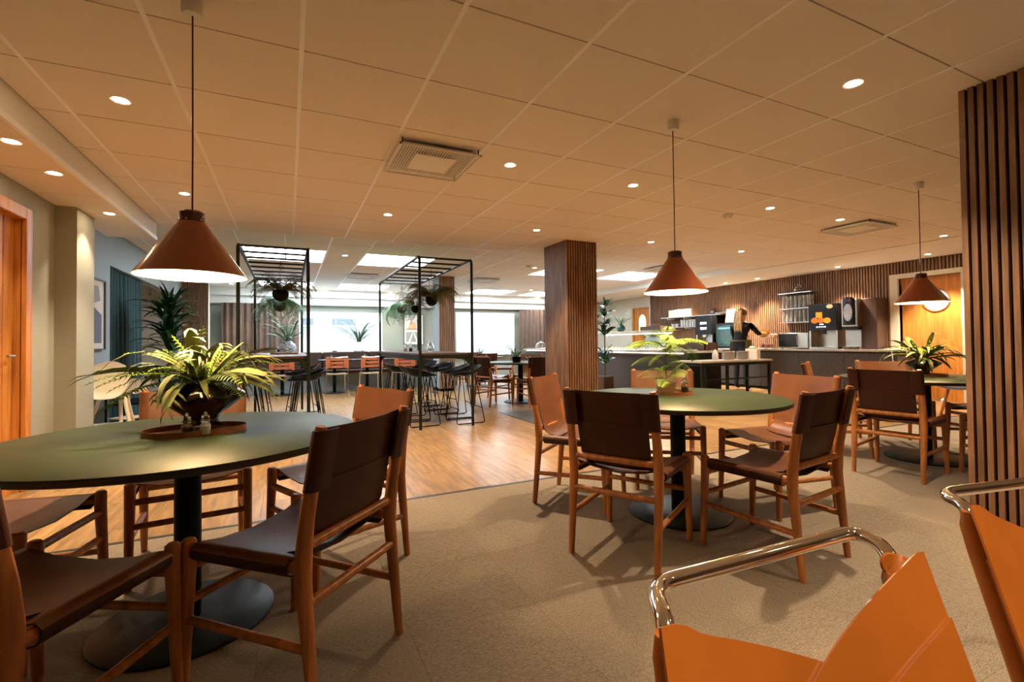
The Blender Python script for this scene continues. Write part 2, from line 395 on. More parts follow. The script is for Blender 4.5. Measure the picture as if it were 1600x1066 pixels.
struct(MB().bb((-1.77, -3, 0), (-1.757, 3.47, .08)).bb((-1.77, 4.84, 0), (-1.757, 5.2, .08)).obj('baseboard_left', M_wall))
def door(name, x, y0, y1, zt, face, win):
    # slab in the wall plane x; face = +1 looks towards +X, -1 towards -X
    d = struct(bpy.data.objects.new(name, None)); COL.objects.link(d); d.location = (x, (y0+y1)/2, 0)
    w = y1-y0; m = MB(); hw = w/2
    if win == 'round':
        cz, r = 1.70, .19; n = 24; cyy = -.07; ring = [(cyy+r*math.cos(2*math.pi*i/n), cz+r*math.sin(2*math.pi*i/n)) for i in range(n)]
        out = []
        for (a, b) in ring:
            a2, b2 = (a-cyy)/r, (b-cz)/r; t = min(((hw-cyy) if a2 > 0 else (hw+cyy))/abs(a2) if abs(a2) > 1e-6 else 9, ((zt-cz) if b2 > 0 else cz)/abs(b2) if abs(b2) > 1e-6 else 9); out.append((cyy+a2*t, cz+b2*t))
        vs = [(sx, a, b) for sx in (-.02, .02) for (a, b) in ring+out]; fs = []
        for s_ in (0, 2*n):
            for i in range(n): j = (i+1) % n; fs.append((s_+i, s_+j, s_+n+j, s_+n+i))
        for i in range(n): j = (i+1) % n; fs.append((i, j, 2*n+j, 2*n+i)); fs.append((n+i, n+j, 3*n+j, 3*n+i))
        m.add(vs, fs)
        for sy in (-1, 1):
            for z0, z1 in ((0, 0), (zt, zt)): pass
        m.bb((-.019, -hw, 0), (.019, -hw+.001, zt))
        # close the four corners of the slab
        for sy in (-1, 1):
            m.bb((-.02, sy*hw, 0), (.02, sy*(hw-.02), zt))
        for q in ([(-hw, zt), (-hw, cz+.2), (-hw+.2, zt)], [(hw, zt), (hw-.2, zt), (hw, cz+.2)], [(-hw, 0), (-hw+.3, 0), (-hw, cz-.6)], [(hw, 0), (hw, cz-.6), (hw-.3, 0)]): m.prism(q, -.0195, .0195, 'x')
        m.obj('door_leaf', M_door, d)
        t = MB(); t.tube([(face*.022, cyy+r*math.cos(2*math.pi*i/28), cz+r*math.sin(2*math.pi*i/28)) for i in range(28)], .014, 6, closed=True); t.obj('window_ring', M_tray, d)
        MB().prism(ring, -.004, .004, 'x').obj('pane', M_frost, d)
    elif win == 'arch':
        m.bb((-.02, -hw, 0), (.02, hw, zt)); m.obj('door_leaf', M_door, d)
        pts = [(-.15, 1.35), (.15, 1.35)]+[(.15*math.cos(R(a)), 1.68+.2*math.sin(R(a))) for a in range(0, 181, 18)]
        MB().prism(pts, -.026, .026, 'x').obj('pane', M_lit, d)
    else:
        for i in range(8): a = -hw+w*i/8; m2 = MB().bb((-.02, a+.003, 0), (.02+.004*(i % 2), a+w/8-.003, zt)); m2.obj('board', M_door, d, bevel=.003)
    MB().bb((-.06, -hw-.05, 0), (.06, -hw, zt+.05)).bb((-.06, hw, 0), (.06, hw+.05, zt+.05)).bb((-.06, -hw, zt), (.06, hw, zt+.05)).obj('door_frame', M_door, d)
    hh = MB(); hy = hw-.07
    hh.tube([(face*.02, hy, 1.0), (face*.06, hy, 1.0), (face*.065, hy-.11, 1.0)], .009, 8); hh.obj('door_handle', M_steel, d)
    return d
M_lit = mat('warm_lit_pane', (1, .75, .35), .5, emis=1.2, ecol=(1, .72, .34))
door('door_1', -1.85, 3.6, 4.70, 2.01, 1, None)
MB().bb((-1.785, 4.70, 0), (-1.755, 4.79, 2.10)).bb((-1.785, 3.5, 0), (-1.755, 3.6, 2.10)).bb((-1.785, 3.6, 2.01), (-1.755, 4.70, 2.10)).obj('door_casing', M_door, wl, bevel=.004)
for z in (.55, 1.02, 1.52): MB().lathe([(0, .006), (.012, .006), (.014, 0), (0, 0)], 12).obj('screw_cap', M_door, wl, loc=(-1.826, 4.5, z)).rotation_euler = (0, R(90), 0)
door('door_2', XW+.08, 3.80, 4.68, 2.12, -1, 'round')
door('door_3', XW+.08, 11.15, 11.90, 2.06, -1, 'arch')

# ------------------------------------------------ windows in the far wall
def window(name, x0, x1, z0, z1, mull):
    w = struct(bpy.data.objects.new(name, None)); COL.objects.link(w); w.location = ((x0+x1)/2, YB, z0)
    hw, h = (x1-x0)/2, z1-z0; m = MB()
    m.bb((-hw, -.02, 0), (-hw+.06, .2, h)).bb((hw-.06, -.02, 0), (hw, .2, h)).bb((-hw+.06, -.02, h-.06), (hw-.06, .2, h)).bb((-hw+.06, -.02, 0), (hw-.06, .2, .06))
    m.obj('window_frame', M_white, w)
    xs = [-hw+.06]+mull+[hw-.06]
    for q in mull: MB().bb((q-.025, .08, .06), (q+.025, .14, h-.06)).obj('mullion', M_white, w)
    for a, b in zip(xs, xs[1:]):
        MB().bb((a, .10, .06), (b, .104, h-.06)).obj('pane', M_thin, w)
    MB().bb((-hw+.06, .112, .06), (hw-.06, .114, h*.68)).obj('frosted_film', M_frost, w)
    MB().bb((-hw-.05, -.14, -.03), (hw+.05, 0, 0)).obj('window_sill', M_white, w)
window('window_1', .26, 2.49, .87, 1.97, [.55])
window('window_2', 4.76, 6.79, .70, 2.03, [.62])
# outside: terrace, parapet, railing
tag(MB().bb((-3, 15.2, -.1), (14, 21, .02)).obj('terrace', M_out), 'pale concrete terrace seen outside the far windows', 'terrace')
rl = thing('terrace_railing', 'thin railing outside the left far window', 'railing', (1.4, 16.4, .02))
for i in range(9): MB().tube([(-2.2+.55*i, 0, 0), (-2.2+.55*i, 0, 2.0)], .014, 6).obj('post', M_steel, rl)
for z in (1.2, 1.65, 2.0): MB().tube([(-2.3, 0, z), (2.3, 0, z)], .014, 6).obj('rail', M_steel, rl)
bld = thing('terrace_hut', 'pale building front beyond the terrace railing', 'building', (1.2, 20.5, .02))
MB().bb((-6, 0, 0), (9, .4, 2.3)).obj('wall', M_out, bld)
for x in (-1.2, .4): MB().bb((x, -.03, 1.35), (x+.9, 0, 2.1)).obj('window', M_art5, bld)

# ------------------------------------------------ slatted columns
def column(label, x0, x1, y0, y1, top, faces, pitch=.0395, sw=.0245, sidem=M_felt, plinth=.06):
    c = thing('slatted_column', label, 'column', ((x0+x1)/2, (y0+y1)/2, 0)); hx, hy = (x1-x0)/2, (y1-y0)/2
    MB().bb((-hx+.026, -hy+.026, plinth), (hx-.026, hy-.026, top)).obj('core', sidem, c)
    MB().bb((-hx+.03, -hy+.03, 0), (hx-.03, hy-.03, plinth)).obj('plinth', M_black, c)
    sx = MB().box((0, 0, 0), (sw, .026, top-plinth)).mesh('slat', M_slat); sy = MB().box((0, 0, 0), (.026, sw, top-plinth)).mesh('slat', M_slat)
    z = (top+plinth)/2
    for f in faces:
        L = (hx if f in 'ns' else hy)*2; n = max(2, round((L-sw)/pitch)); 
        for i in range(n+1):
            t = -L/2+sw/2+(L-sw)*i/n
            if f in 'ns':
                if 's' == f: place('slat', sx, c, (t, -hy+.013, z))
                else: place('slat', sx, c, (t, hy-.013, z))
            elif 0 < i < n or True:
                if (i in (0, n)) and ('s' in faces or 'n' in faces): continue
                place('slat', sy, c, ((-hx+.013) if f == 'w' else (hx-.013), t, z))
    return c
column('walnut slatted column in the middle of the room behind the centre table', 3.37, 3.865, 5.41, 6.01, H, 'swne')
c2c = column('tall walnut slatted column at the right edge, beside the chrome chairs', 3.39, 3.89, .68, 1.30, H, 'wsne')
so_ = thing('wall_socket', 'black socket box low on the right slatted column', 'socket', (3.385, .985, .27))
MB().bb((-.012, -.05, -.10), (.0, .05, .10)).obj('plate', M_black, so_, bevel=.004)
for z in (-.05, .04): MB().lathe([(0, .003), (.026, .003), (.028, 0), (0, 0)], 16).obj('socket_well', M_dark, so_, loc=(-.012, 0, z)).rotation_euler = (0, R(-90), 0)
column('slim slatted column with pale sides before the far windows', 3.0, 3.36, 10.1, 10.7, H2, 's', sidem=M_wallb)
column('dark slatted pillar at the end of the left side opening', -2.04, -1.57, 12.05, 12.5, H2, 's', sidem=M_wallp)

# ================================================================== CEILING FIXTURES
ring_me = MB().ring([(.036, -.001), (.047, -.004), (.05, 0), (.04, .01)], 24).mesh('trim_ring', M_bar)
lens_me = MB().lathe([(0, -.002), (.034, -.002), (.038, .004), (0, .004)], 20).mesh('lens', M_glow)
def downlight(x, y, z, label, power, spot=92, group='round recessed downlights'):
    o = thing('downlight', label, 'downlight', (x, y, z), group=group)
    place('trim_ring', ring_me, o); place('lens', lens_me, o)
    if power: lamp('SPOT', o, (0, 0, -.012), power, spot=spot, blend=.55, size=.03, rot=(0, 0, 0))
DL = [(-.845, 3.292, 'glowing in the ceiling left of the left pendant cord'), (-.845, 5.092, 'behind the left pendant cord near the low beam'),
      (.958, 5.092, 'in the ceiling behind the square air diffuser'), (1.555, 3.292, 'just right of the square air diffuser'),
      (2.755, 1.492, 'nearest and brightest, upper right of the ceiling'), (2.755, 3.292, 'just left of the centre pendant cord'),
      (2.755, 5.092, 'in front of the middle slatted column top'), (4.555, 3.292, 'beside the smoke detector, right of the centre pendant'),
      (4.555, 5.092, 'behind the centre pendant cord, right of the middle column'), (6.355, 5.092, 'over the counter aisle, right of the centre pendant shade'),
      (5.755, 3.292, 'just left of the far square diffuser'), (7.98, 3.25, 'right of the right pendant cord')]
for x, y, t in DL: downlight(x, y, H, 'small round lit downlight '+t, P_DOWN)
# further lamps of the same ceiling, behind the viewpoint
for x, y in ((6.355, 1.492), (.958, -.308), (2.755, -.308)):
    downlight(x, y, H, 'small round lit downlight overhead, out of the picture', P_DOWN, group='downlights overhead out of the picture')
for y, t in ((3.68, 'nearest in the low ceiling by the left door'), (4.24, 'middle one in the low ceiling by the left door'), (5.34, 'farthest in the low ceiling, above the wall pier')):
    downlight(-1.447, y, HS, 'small round lit downlight '+t, P_SOFF)
for x, y, t in ((9.42, 8.0, 'over the coffee machine wall, farthest of four'), (9.42, 7.15, 'washing the slatted wall above the worker'), (9.42, 5.45, 'washing the slatted wall above the juice dispenser'), (9.42, 4.05, 'above the door with the round window'), (9.42, 9.6, 'washing the slatted wall above the cup shelf')):
    downlight(x, y, H-.01, 'small round lit downlight '+t, P_WASH, spot=86)
for x, y, t in ((.86, 8.35, 'between the two bar frames in the raised ceiling'), (4.46, 8.35, 'left of the middle column in the raised ceiling'), (-1.24, 13.15, 'far left before the far curtain'), (.86, 13.75, 'far away above the left window'), (2.66, 13.75, 'far away above the framed print'), (6.26, 11.95, 'far away before the right window'), (7.46, 13.75, 'far away above the brown curtain'), (-1.24, 10.15, 'far left before the side opening')):
    downlight(x, y, H2, 'small round lit downlight '+t, P_FAR)
def pend(x, zr, label, tiltn):
    o = thing('pendant_lamp', label, 'pendant lamp', (x, 2.228, 0), group='oxide red cone pendants')
    MB().lathe([(0, H), (.036, H), (.039, H-.006), (.039, H-.045), (.034, H-.058), (0, H-.06)], 24).obj('ceiling_rose', M_white, o)
    MB().tube([(0, 0, H-.05), (.001, 0, (H+zr)/2), (0, 0, zr+.25)], .0035, 6).obj('cord', M_neck, o)
    sh = MB(); ro, h = .1925, .215
    sh.lathe([(.045, zr+h), (.048, zr+h-.004), (ro-.004, zr+.004), (ro, zr), (ro-.003, zr-.001)], 56)
    sh.f = [q for q in sh.f if len(q) == 4]; sh.m = [0]*len(sh.f)
    a = sh.obj('shade', M_shade, o, fix=False, ang=60)
    li = MB().lathe([(.043, zr+h), (ro-.005, zr+.003), (ro-.003, zr-.001)], 56).obj('shade_lining', M_shadein, a, fix=False).data
    bm = bmesh.new(); bm.from_mesh(li); bm.faces.ensure_lookup_table()
    bmesh.ops.delete(bm, geom=[f for f in bm.faces if len(f.verts) > 4], context='FACES'); bmesh.ops.reverse_faces(bm, faces=bm.faces); bm.to_mesh(li); bm.free()
    nk = MB().lathe([(0, zr+h+.042), (.036, zr+h+.042), (.043, zr+h+.036), (.043, zr+h+.008), (.047, zr+h), (.047, zr+h-.006), (0, zr+h-.006)], 32).obj('neck', M_neck, o)
    for i in range(6):
        q = R(60*i+15); MB().lathe([(0, .003), (.003, .003), (.0035, 0), (0, 0)], 8).obj('rivet', M_steel, nk, loc=(.0475*math.cos(q), .0475*math.sin(q), zr+h+.004)).rotation_euler = (0, R(90), q)
    MB().lathe([(0, zr+.16), (.014, zr+.16), (.016, zr+.13), (.03, zr+.10), (.032, zr+.08), (.02, zr+.055), (0, zr+.05)], 20).obj('bulb', M_glow, o)
    lamp('POINT', o, (0, 0, zr+.035), P_PEND, col=(1, .70, .38), size=.03)
    return o
pend(-.344, 1.332, 'oxide red cone pendant lamp hanging over the left round table', 0)
pend(2.184, 1.358, 'oxide red cone pendant lamp hanging over the centre round table', 0)
pend(5.055, 1.37, 'oxide red cone pendant lamp hanging over the right round table', 0)
def diffuser(x, y, z, label, s=.58):
    o = thing('air_diffuser', label, 'air vent', (x, y, z), group='square perforated air diffusers'); h = s/2; c = .15
    m = MB().bb((-h, -h, -.012), (h, -h+.012, .0)).bb((-h, h-.012, -.012), (h, h, 0)).bb((-h, -h, -.012), (-h+.012, h, 0)).bb((h-.012, -h, -.012), (h, h, 0)); m.obj('frame', M_plaster, o)
    n = 30
    r1 = MB().box((0, 0, -.006), (.006, s-.02, .004)).mesh('louvre', M_plaster); r2 = MB().box((0, 0, -.006), (.006, h-c-.012, .004)).mesh('louvre', M_plaster)
    for i in range(n):
        x_ = -h+.02+(s-.04)*i/(n-1)
        if abs(x_) > c: place('louvre', r1, o, (x_, 0, 0))
        else:
            for sg in (-1, 1): place('louvre', r2, o, (x_, sg*(h+c-.012)/2, 0))
    MB().bb((-c, -c, -.009), (c, c, -.003)).obj('centre_plate', M_plaster, o, bevel=.002)
    MB().bb((-h+.03, -h+.03, .012), (h-.03, h-.03, .02)).obj('backing', M_stone, o)
    for sx in (-1, 1):
        for sy in (-1, 1): MB().tube([(sx*(h-.02), sy*(h-.02), 0), (sx*(h-.02), sy*(h-.02), .04)], .004, 6).obj('hanger', M_black, o)
    return o
diffuser(.958, 3.40, H-.04, 'square perforated air diffuser nearest the camera in the tiled ceiling')
diffuser(6.3, 3.40, H-.03, 'square perforated air diffuser near the right pendant cord')
diffuser(1.46, 10.6, H2-.03, 'small far square air diffuser between the bar frames')
diffuser(4.15, 10.3, H2-.03, 'small far square air diffuser left of the middle column')
diffuser(6.9, 7.35, H2-.03, 'far square air diffuser left of the centre pendant shade')
for (x, y, z, t) in ((4.34, 3.64, H, 'white round smoke detector on the ceiling right of the centre pendant'), (4.2, 8.1, H2, 'small round smoke detector on the raised ceiling left of the middle column')):
    o = thing('smoke_detector', t, 'smoke detector', (x, y, z))
    MB().lathe([(0, 0), (.055, 0), (.055, -.012), (.048, -.018), (0, -.018)], 24).obj('base', M_white, o)
    MB().lathe([(.03, -.018), (.042, -.022), (.042, -.030), (.03, -.045), (0, -.048)], 24).obj('sensor_head', M_white, o)

# ================================================================== TABLES
def table_make():
    t = thing('round_table', '', 'table')
    MB().lathe([(0, .685), (.612, .685), (.622, .690), (.622, .706), (0, .706)], 72).obj('table_edge', M_edge, t)
    MB().lathe([(0, .704), (.6195, .704), (.6205, .7095), (.618, .711), (0, .711)], 72).obj('tabletop', M_green, t)
    MB().lathe([(.045, .012), (.045, .685)], 28).obj('pedestal', M_black, t)
    MB().lathe([(0, 0), (.298, 0), (.30, .003), (.30, .008), (.294, .012), (0, .012)], 60).obj('base_plate', M_base, t)
    return t
TABLE = Proto(table_make)
TC = {'left': (-.355, 2.215), 'centre': (2.175, 2.22), 'right': (5.06, 2.225), 'mid': (3.75, 7.6), 'far': (4.25, 10.95)}
TABLE((*TC['left'], 0), 0, 'round dark green table nearest on the left, with fern bowl and two shakers', 'round green tables')
TABLE((*TC['centre'], 0), 0, 'round dark green table in the centre under a pendant, with clay pot', 'round green tables')
TABLE((*TC['right'], 0), 0, 'round dark green table on the right, half hidden by the slatted column', 'round green tables')
TABLE((*TC['mid'], 0), 0, 'round table in the middle distance left of the slatted column', 'round green tables')
TABLE((*TC['far'], 0), 0, 'round table farthest back before the right window', 'round green tables')

# ================================================================== TEAK AND LEATHER CHAIR
def xpost(z):
    P_ = [(0, 0), (.40, .036), (.52, .032), (.84, -.03)]
    for (a, b), (c, d) in zip(P_, P_[1:]):
        if z <= c: return b+(d-b)*(z-a)/(c-a)
    return -.03
def chair_make():
    t = thing('dining_chair', '', 'chair')
    for s in (-1, 1):
        zs = [0, .1, .25, .40, .47, .56, .70, .815, .828]; rs = [.0145, .0168, .0198, .0228, .0235, .0215, .0188, .018, .014]
        MB().tube([(xpost(z), s*.218, z) for z in zs], rs, 12).obj('leg', M_teak, t)
        MB().tube([(.482, s*.228, 0), (.474, s*.225, .2), (.466, s*.223, .40), (.466, s*.223, .455), (.466, s*.223, .463)], [.0145, .018, .0215, .0215, .013], 12).obj('leg', M_teak, t)
        MB().tube([(.034, s*.218, .425), (.466, s*.223, .425)], .0165, 10).obj('seat_rail', M_teak, t)
        MB().tube([(xpost(.20), s*.218, .20), (.474, s*.225, .215)], .0135, 10).obj('side_stretcher', M_teak, t)
    MB().tube([(.034, -.218, .485), (.034, .218, .485)], .0155, 10).obj('back_rail', M_teak, t)
    MB().tube([(.026, -.218, .325), (.026, .218, .325)], .0145, 10).obj('back_rail', M_teak, t)
    MB().tube([(.466, -.223, .375), (.466, .223, .375)], .0145, 10).obj('front_rail', M_teak, t)
    MB().tube([(.470, -.224, .27), (.470, .224, .27)], .0135, 10).obj('front_rail', M_teak, t)
    pr = [(-.205, .398), (-.225, .404), (-.2385, .418), (-.2385, .436), (-.226, .4475), (-.20, .444), (-.13, .428), (0, .418)]
    pr = pr+[(-a, b) for a, b in reversed(pr[:-1])]
    def seat(u, v):
        i = u*(len(pr)-1); k = min(int(i), len(pr)-2); f = i-k
        y = pr[k][0]*(1-f)+pr[k+1][0]*f; z = pr[k][1]*(1-f)+pr[k+1][1]*f
        x = .075+.365*v; sag = max(0, 1-(abs(y)/.2)**2)
        z += sag*(-.012+.045*(v-.35)**2)
        if v > .9: z -= sag*.008*(v-.9)*10
        return (x, y, z)
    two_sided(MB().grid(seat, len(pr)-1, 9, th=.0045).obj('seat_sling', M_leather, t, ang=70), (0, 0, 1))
    # back: wraps each post, slack between them
    def prof(z):
        xp = xpost(z); r = .0235; L = []
        L += [(xp-.021, -.17), (xp-.0235, -.200)]
        for a in (250, 215, 180, 145, 110): L.append((xp+r*math.sin(R(a-180))*-1 if False else xp+r*math.cos(R(a))*0+(-r*math.cos(R(a-70))), -.218+r*(-math.sin(R(a-70)))))
        return L
    def back(u, v):
        z = .645+.172*v; xp = xpost(z); r = .024
        k = u*12
        # path: from the inner back side of one post, round its outside, across the front, round the other post
        pts = [(-.021, -.165), (-.0235, -.20)]+[(r*math.cos(R(a)), -.218+r*math.sin(R(a))) for a in (200, 240, 270, 300, 340)]+[(.019, -.19), (.0, -.10), (-.007, 0), (.0, .10), (.019, .19)]
        pts += [(r*math.cos(R(a)), .218+r*math.sin(R(a))) for a in (20, 60, 90, 120, 160)]+[(-.0235, .20), (-.021, .165)]
        i = u*(len(pts)-1); q = min(int(i), len(pts)-2); f = i-q
        return (xp+pts[q][0]*(1-f)+pts[q+1][0]*f, pts[q][1]*(1-f)+pts[q+1][1]*f, z)
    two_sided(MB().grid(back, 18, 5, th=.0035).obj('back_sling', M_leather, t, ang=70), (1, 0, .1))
    pth = [(xpost(.66)-.004, .66), (xpost(.6)-.004, .60), (.030, .54), (.040, .50), (.058, .462), (.09, .436), (.13, .423)]
    def tongue(u, v):
        i = v*(len(pth)-1); k = min(int(i), len(pth)-2); f = i-k
        y = (u*2-1)*(.182-.004*v); x = pth[k][0]*(1-f)+pth[k+1][0]*f; z = pth[k][1]*(1-f)+pth[k+1][1]*f
        return (x-.012*(1-(u*2-1)**2)*(1-v)+.012*(u*2-1)**2*(1-v), y, z+.016*abs(u*2-1)**3*v)
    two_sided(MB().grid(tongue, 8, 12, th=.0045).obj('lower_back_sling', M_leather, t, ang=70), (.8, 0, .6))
    return t
CHAIR = Proto(chair_make)
def at_table(tab, ang, label, r=.865, turn=0, sh=0):
    cx, cy = TC[tab]; a = R(ang); cx += cr.x*sh; cy += cr.y*sh
    CHAIR((cx+r*math.cos(a), cy+r*math.sin(a), 0), a+math.pi+R(turn), 'teak and leather chair '+label, 'teak and leather dining chairs')
at_table('left', 313, 'nearest the camera, right front of the left table', r=.845, sh=-.01, turn=3.5)
at_table('left', 241, 'cut off by the lower left corner of the picture', r=.865, sh=.04)
at_table('left', 25, 'behind the nearest chair, on the right side of the left table', r=.88)
at_table('left', 97, 'behind the fern bowl on the far side of the left table')
at_table('left', 169, 'at the left edge of the picture, seat under the left table')
at_table('centre', 205, 'seen from behind, left front of the centre table', r=.866, turn=4)
at_table('centre', 274, 'at right front of the centre table, turned side-on', r=.85, turn=4)
at_table('centre', 348, 'on the right side of the centre table, behind the side-on one', r=.93, turn=6)
at_table('centre', 53, 'directly behind the clay pot on the centre table', r=.89)
at_table('centre', 128, 'left of the centre table, in front of the middle column', r=.876)
at_table('right', 190, 'seen from behind, in front of the right table', r=.965, turn=-2)
at_table('right', 118, 'far left of the right table, only its side edge showing')
at_table('right', 46, 'behind the right table, back just over the front one')
at_table('right', 262, 'under the right table, cut by the tall slatted column')
at_table('right', 334, 'beyond the right table beside the slatted column edge')
at_table('mid', 195, 'at the middle-distance table, beside the bar stools')
at_table('mid', 267, 'at the middle-distance table, against the middle column')
at_table('mid', 51, 'behind the middle-distance table, partly hidden by the column')
at_table('mid', 123, 'on the far side of the middle-distance table')
at_table('far', 185, 'at the farthest round table, seen through the right bar frame')
at_table('far', 262, 'at the farthest round table, seen from behind')
at_table('far', 78, 'on the window side of the farthest round table')
at_table('far', 345, 'on the right side of the farthest round table')

# ================================================================== CHROME AND COGNAC ARMCHAIRS
def rounded(pts, r, n=6):
    out = [Vector(pts[0])]
    for a, b, c in zip(pts, pts[1:], pts[2:]):
        a, b, c = Vector(a), Vector(b), Vector(c); u = (a-b).normalized(); w = (c-b).normalized()
        d = min(r, (a-b).length*.48, (c-b).length*.48); p, q = b+u*d, b+w*d
        for i in range(n+1):
            t = i/n; out.append(p*(1-t)**2+b*2*t*(1-t)+q*t*t)
    out.append(Vector(pts[-1])); return out
def from_cam(d, lat): return Vector((cf.x, cf.y, 0)).normalized()*d+Vector((cr.x, cr.y, 0)).normalized()*lat
def arm_make():
    # built round the middle of the chrome rail; axes: right and away as seen when standing before the chair
    t = thing('leather_armchair', '', 'armchair')
    er, ef = Vector((cr.x, cr.y, 0)).normalized(), Vector((cf.x, cf.y, 0)).normalized()
    O = er*.4265+ef*.81; zt = .69
    def Q(lat, d, z): return er*lat+ef*d-O+Vector((0, 0, z))
    AL, AR, CL, CR = (.189, .593), (.66, .79), (.205, .715), (.648, .905)
    def S_(t_, h, off=0):
        bul = .05*math.sin(math.pi*min(max(t_, 0), 1))-off
        return Q(AL[0]+(AR[0]-AL[0])*t_-.394*bul, AL[1]+(AR[1]-AL[1])*t_+.919*bul-.5*h, zt-h)
    rail = [Q(AL[0]-.01, AL[1]-.34, .02), S_(.045, .30, -.03), S_(.04, .06, -.028), Q(AL[0]+.006, AL[1]+.024, zt), Q(*CL, zt), Q(*CR, zt), Q(AR[0]-.012, AR[1]+.03, zt), S_(.955, .06, -.03), S_(.955, .30, -.03), Q(AR[0]-.01, AR[1]-.34, .02)]
    MB().tube(rounded(rail, .055, 7), .0128, 16).obj('tube_frame', M_chrome, t)
    for A in (AL, AR): MB().tube([Q(A[0]-.01, A[1]-.34, .0135), Q(A[0]+.02, A[1]+.18, .0135)], .0128, 10).obj('floor_runner', M_chrome, t)
    MB().tube([Q(AL[0]+.02, AL[1]+.18, .0135), Q(AR[0]+.02, AR[1]+.18, .0135)], .0128, 10).obj('floor_runner', M_chrome, t)
    def band(t0, t1, top, off, bot=.33):
        def fn(u, v):
            q = t0+(t1-t0)*u; h0 = top(q); return S_(q, h0+(bot-h0)*v, off)
        MB().grid(fn, 22, 8, th=.0045).obj('leather_band', M_cognac, t, ang=70)
    band(-.03, 1.0, lambda q: -.012*max(0, 1-max(0, q)/.12)+.188*max(0, q-.04)**.97, .004)
    band(.40, 1.018, lambda q: max(-.012, .268*(.945-q)), .011)
    band(.45, 1.012, lambda q: .074+.27*(.99-q), .018)
    band(-.012, .5, lambda q: .085+.25*max(0, q), -.007)
    MB().tube([Q(AL[0]+.004, AL[1]+.012, zt-.006), S_(.03, .035, -.022), S_(.038, .08, -.026), S_(.042, .20, -.028), S_(.045, .30, -.03)], [.0165, .019, .0195, .0195, .0195], 14).obj('sleeve', M_cognac, t)
    MB().tube([Q(AR[0]-.010, AR[1]+.018, zt-.006), S_(.965, .035, -.024), S_(.958, .08, -.028), S_(.955, .20, -.03), S_(.955, .30, -.03)], [.0165, .019, .0195, .0195, .0195], 14).obj('sleeve', M_cognac, t)
    def seat(u, v): p_ = S_(u, .33); return p_+Vector((0, 0, .02*v-.03*math.sin(math.pi*u)))-ef*.36*v
    MB().grid(seat, 10, 8, th=.006).obj('seat_sling', M_cognac, t, ang=70)
    MB().lathe([(0, .003), (.016, .003), (.018, 0), (0, 0)], 16).obj('leather_tab', M_cognac, t, loc=Q(AR[0]-.03, AR[1]+.01, zt-.012)).rotation_euler = (R(80), 0, -YAW)
    MB().tube([S_(.5, .112, -.004), S_(.545, .104, -.004), S_(.56, .11, -.004)], .004, 6).obj('lace', M_tray, t)
    return t
ARM = Proto(arm_make)
mid = from_cam(.81, .4265)
ARM((mid.x, mid.y, 0), 0, 'cognac leather armchair with chrome rail, nearest the camera at bottom', 'chrome and cognac armchairs')
sh = from_cam(.371, .811)
ARM((mid.x+sh.x, mid.y+sh.y, 0), R(-9), 'cognac leather armchair cut off at the right edge by the slatted column', 'chrome and cognac armchairs')

# ================================================================== BAR FRAMES
def bar_make():
    t = thing('bar_table_frame', '', 'bar table')      # origin: middle of the near end, runs to +Y
    hw, L, zt = .34, 2.8, 2.135
    for s in (-1, 1):
        pts = rounded([(s*hw, 0, 0), (s*hw, 0, zt), (s*hw, L, zt), (s*hw, L, 0)], .075, 6)
        MB().tube(pts, .0185, 10).obj('hoop', M_frame, t)
    for i in range(8):
        y = .075+(L-.15)*i/7; MB().tube([(-hw, y, zt), (hw, y, zt)], .013, 8).obj('roof_bar', M_frame, t)
    MB().bb((-hw-.015, .02, .905), (hw+.015, L-.02, .935)).obj('tabletop', M_banq, t, bevel=.004)
    for s in (-1, 1):
        MB().bb((s*(hw-.03), .02, .845), (s*(hw-.002), L-.02, .905)).obj('side_apron', M_frame, t)
    for y in (.012, L-.012): MB().bb((-hw, y-.012, .868), (hw, y+.012, .905)).obj('end_apron', M_frame, t)
    for s in (-1, 1):
        for y, d in ((.0, 1), (L, -1)):
            pl = [(s*(hw-.015), .868), (s*(hw-.15), .868)][:1]+[(s*(hw-.15+.135*math.cos(R(a))), .70+.145*math.sin(R(a))) for a in range(0, 91, 15)]
            MB().prism(pl, y-.006, y+.006, 'y').obj('bracket', M_frame, t)
    return t
BAR = Proto(bar_make)
BAR((-.14, 5.735, 0), 0, 'black metal pergola bar table on the left, fern hanging inside', 'pergola bar tables')
BAR((1.80, 5.735, 0), 0, 'black metal pergola bar table in the middle of the room', 'pergola bar tables')

def stool_make():
    t = thing('bar_stool', '', 'bar stool')       # faces +X
    def shell(u, v):
        a = 2*math.pi*u; c, s_ = math.cos(a), math.sin(a); r = .015+.205*v
        rise = (.02+.115*max(0, -c)**1.3+.035*abs(s_)**2)*v**3.2-.012*max(0, c)*v**3
        return (r*c*.98, r*s_*1.06, .625+rise)
    MB().grid(shell, 28, 8, th=.008).obj('seat_shell', M_black, t, ang=75)
    for s in (-1, 1):
        pts = rounded([(.11, s*.10, .622), (.20, s*.205, .008), (-.20, s*.205, .008), (-.11, s*.10, .622)], .03, 4)
        MB().tube(pts, .0065, 8).obj('sled_leg', M_black, t)
        for x in (.15, -.15): MB().box((x, s*.205, .004), (.03, .014, .008)).obj('glide', M_black, t)
    MB().tube([(.172, -.172, .20), (.172, .172, .20)], .0065, 8).obj('footrest', M_black, t)
    MB().tube([(-.172, -.172, .20), (-.172, .172, .20)], .0065, 8).obj('back_bar', M_black, t)
    MB().tube([(.11, -.1, .618), (.11, .1, .618)], .0065, 8).obj('seat_bar', M_black, t)
    return t
STOOL = Proto(stool_make)
JX = [.0, .045, -.03, .03, -.02]; JR = [.05, -.10, .12, -.06, .09]
ORD = ['nearest', 'second', 'third', 'fourth', 'fifth']
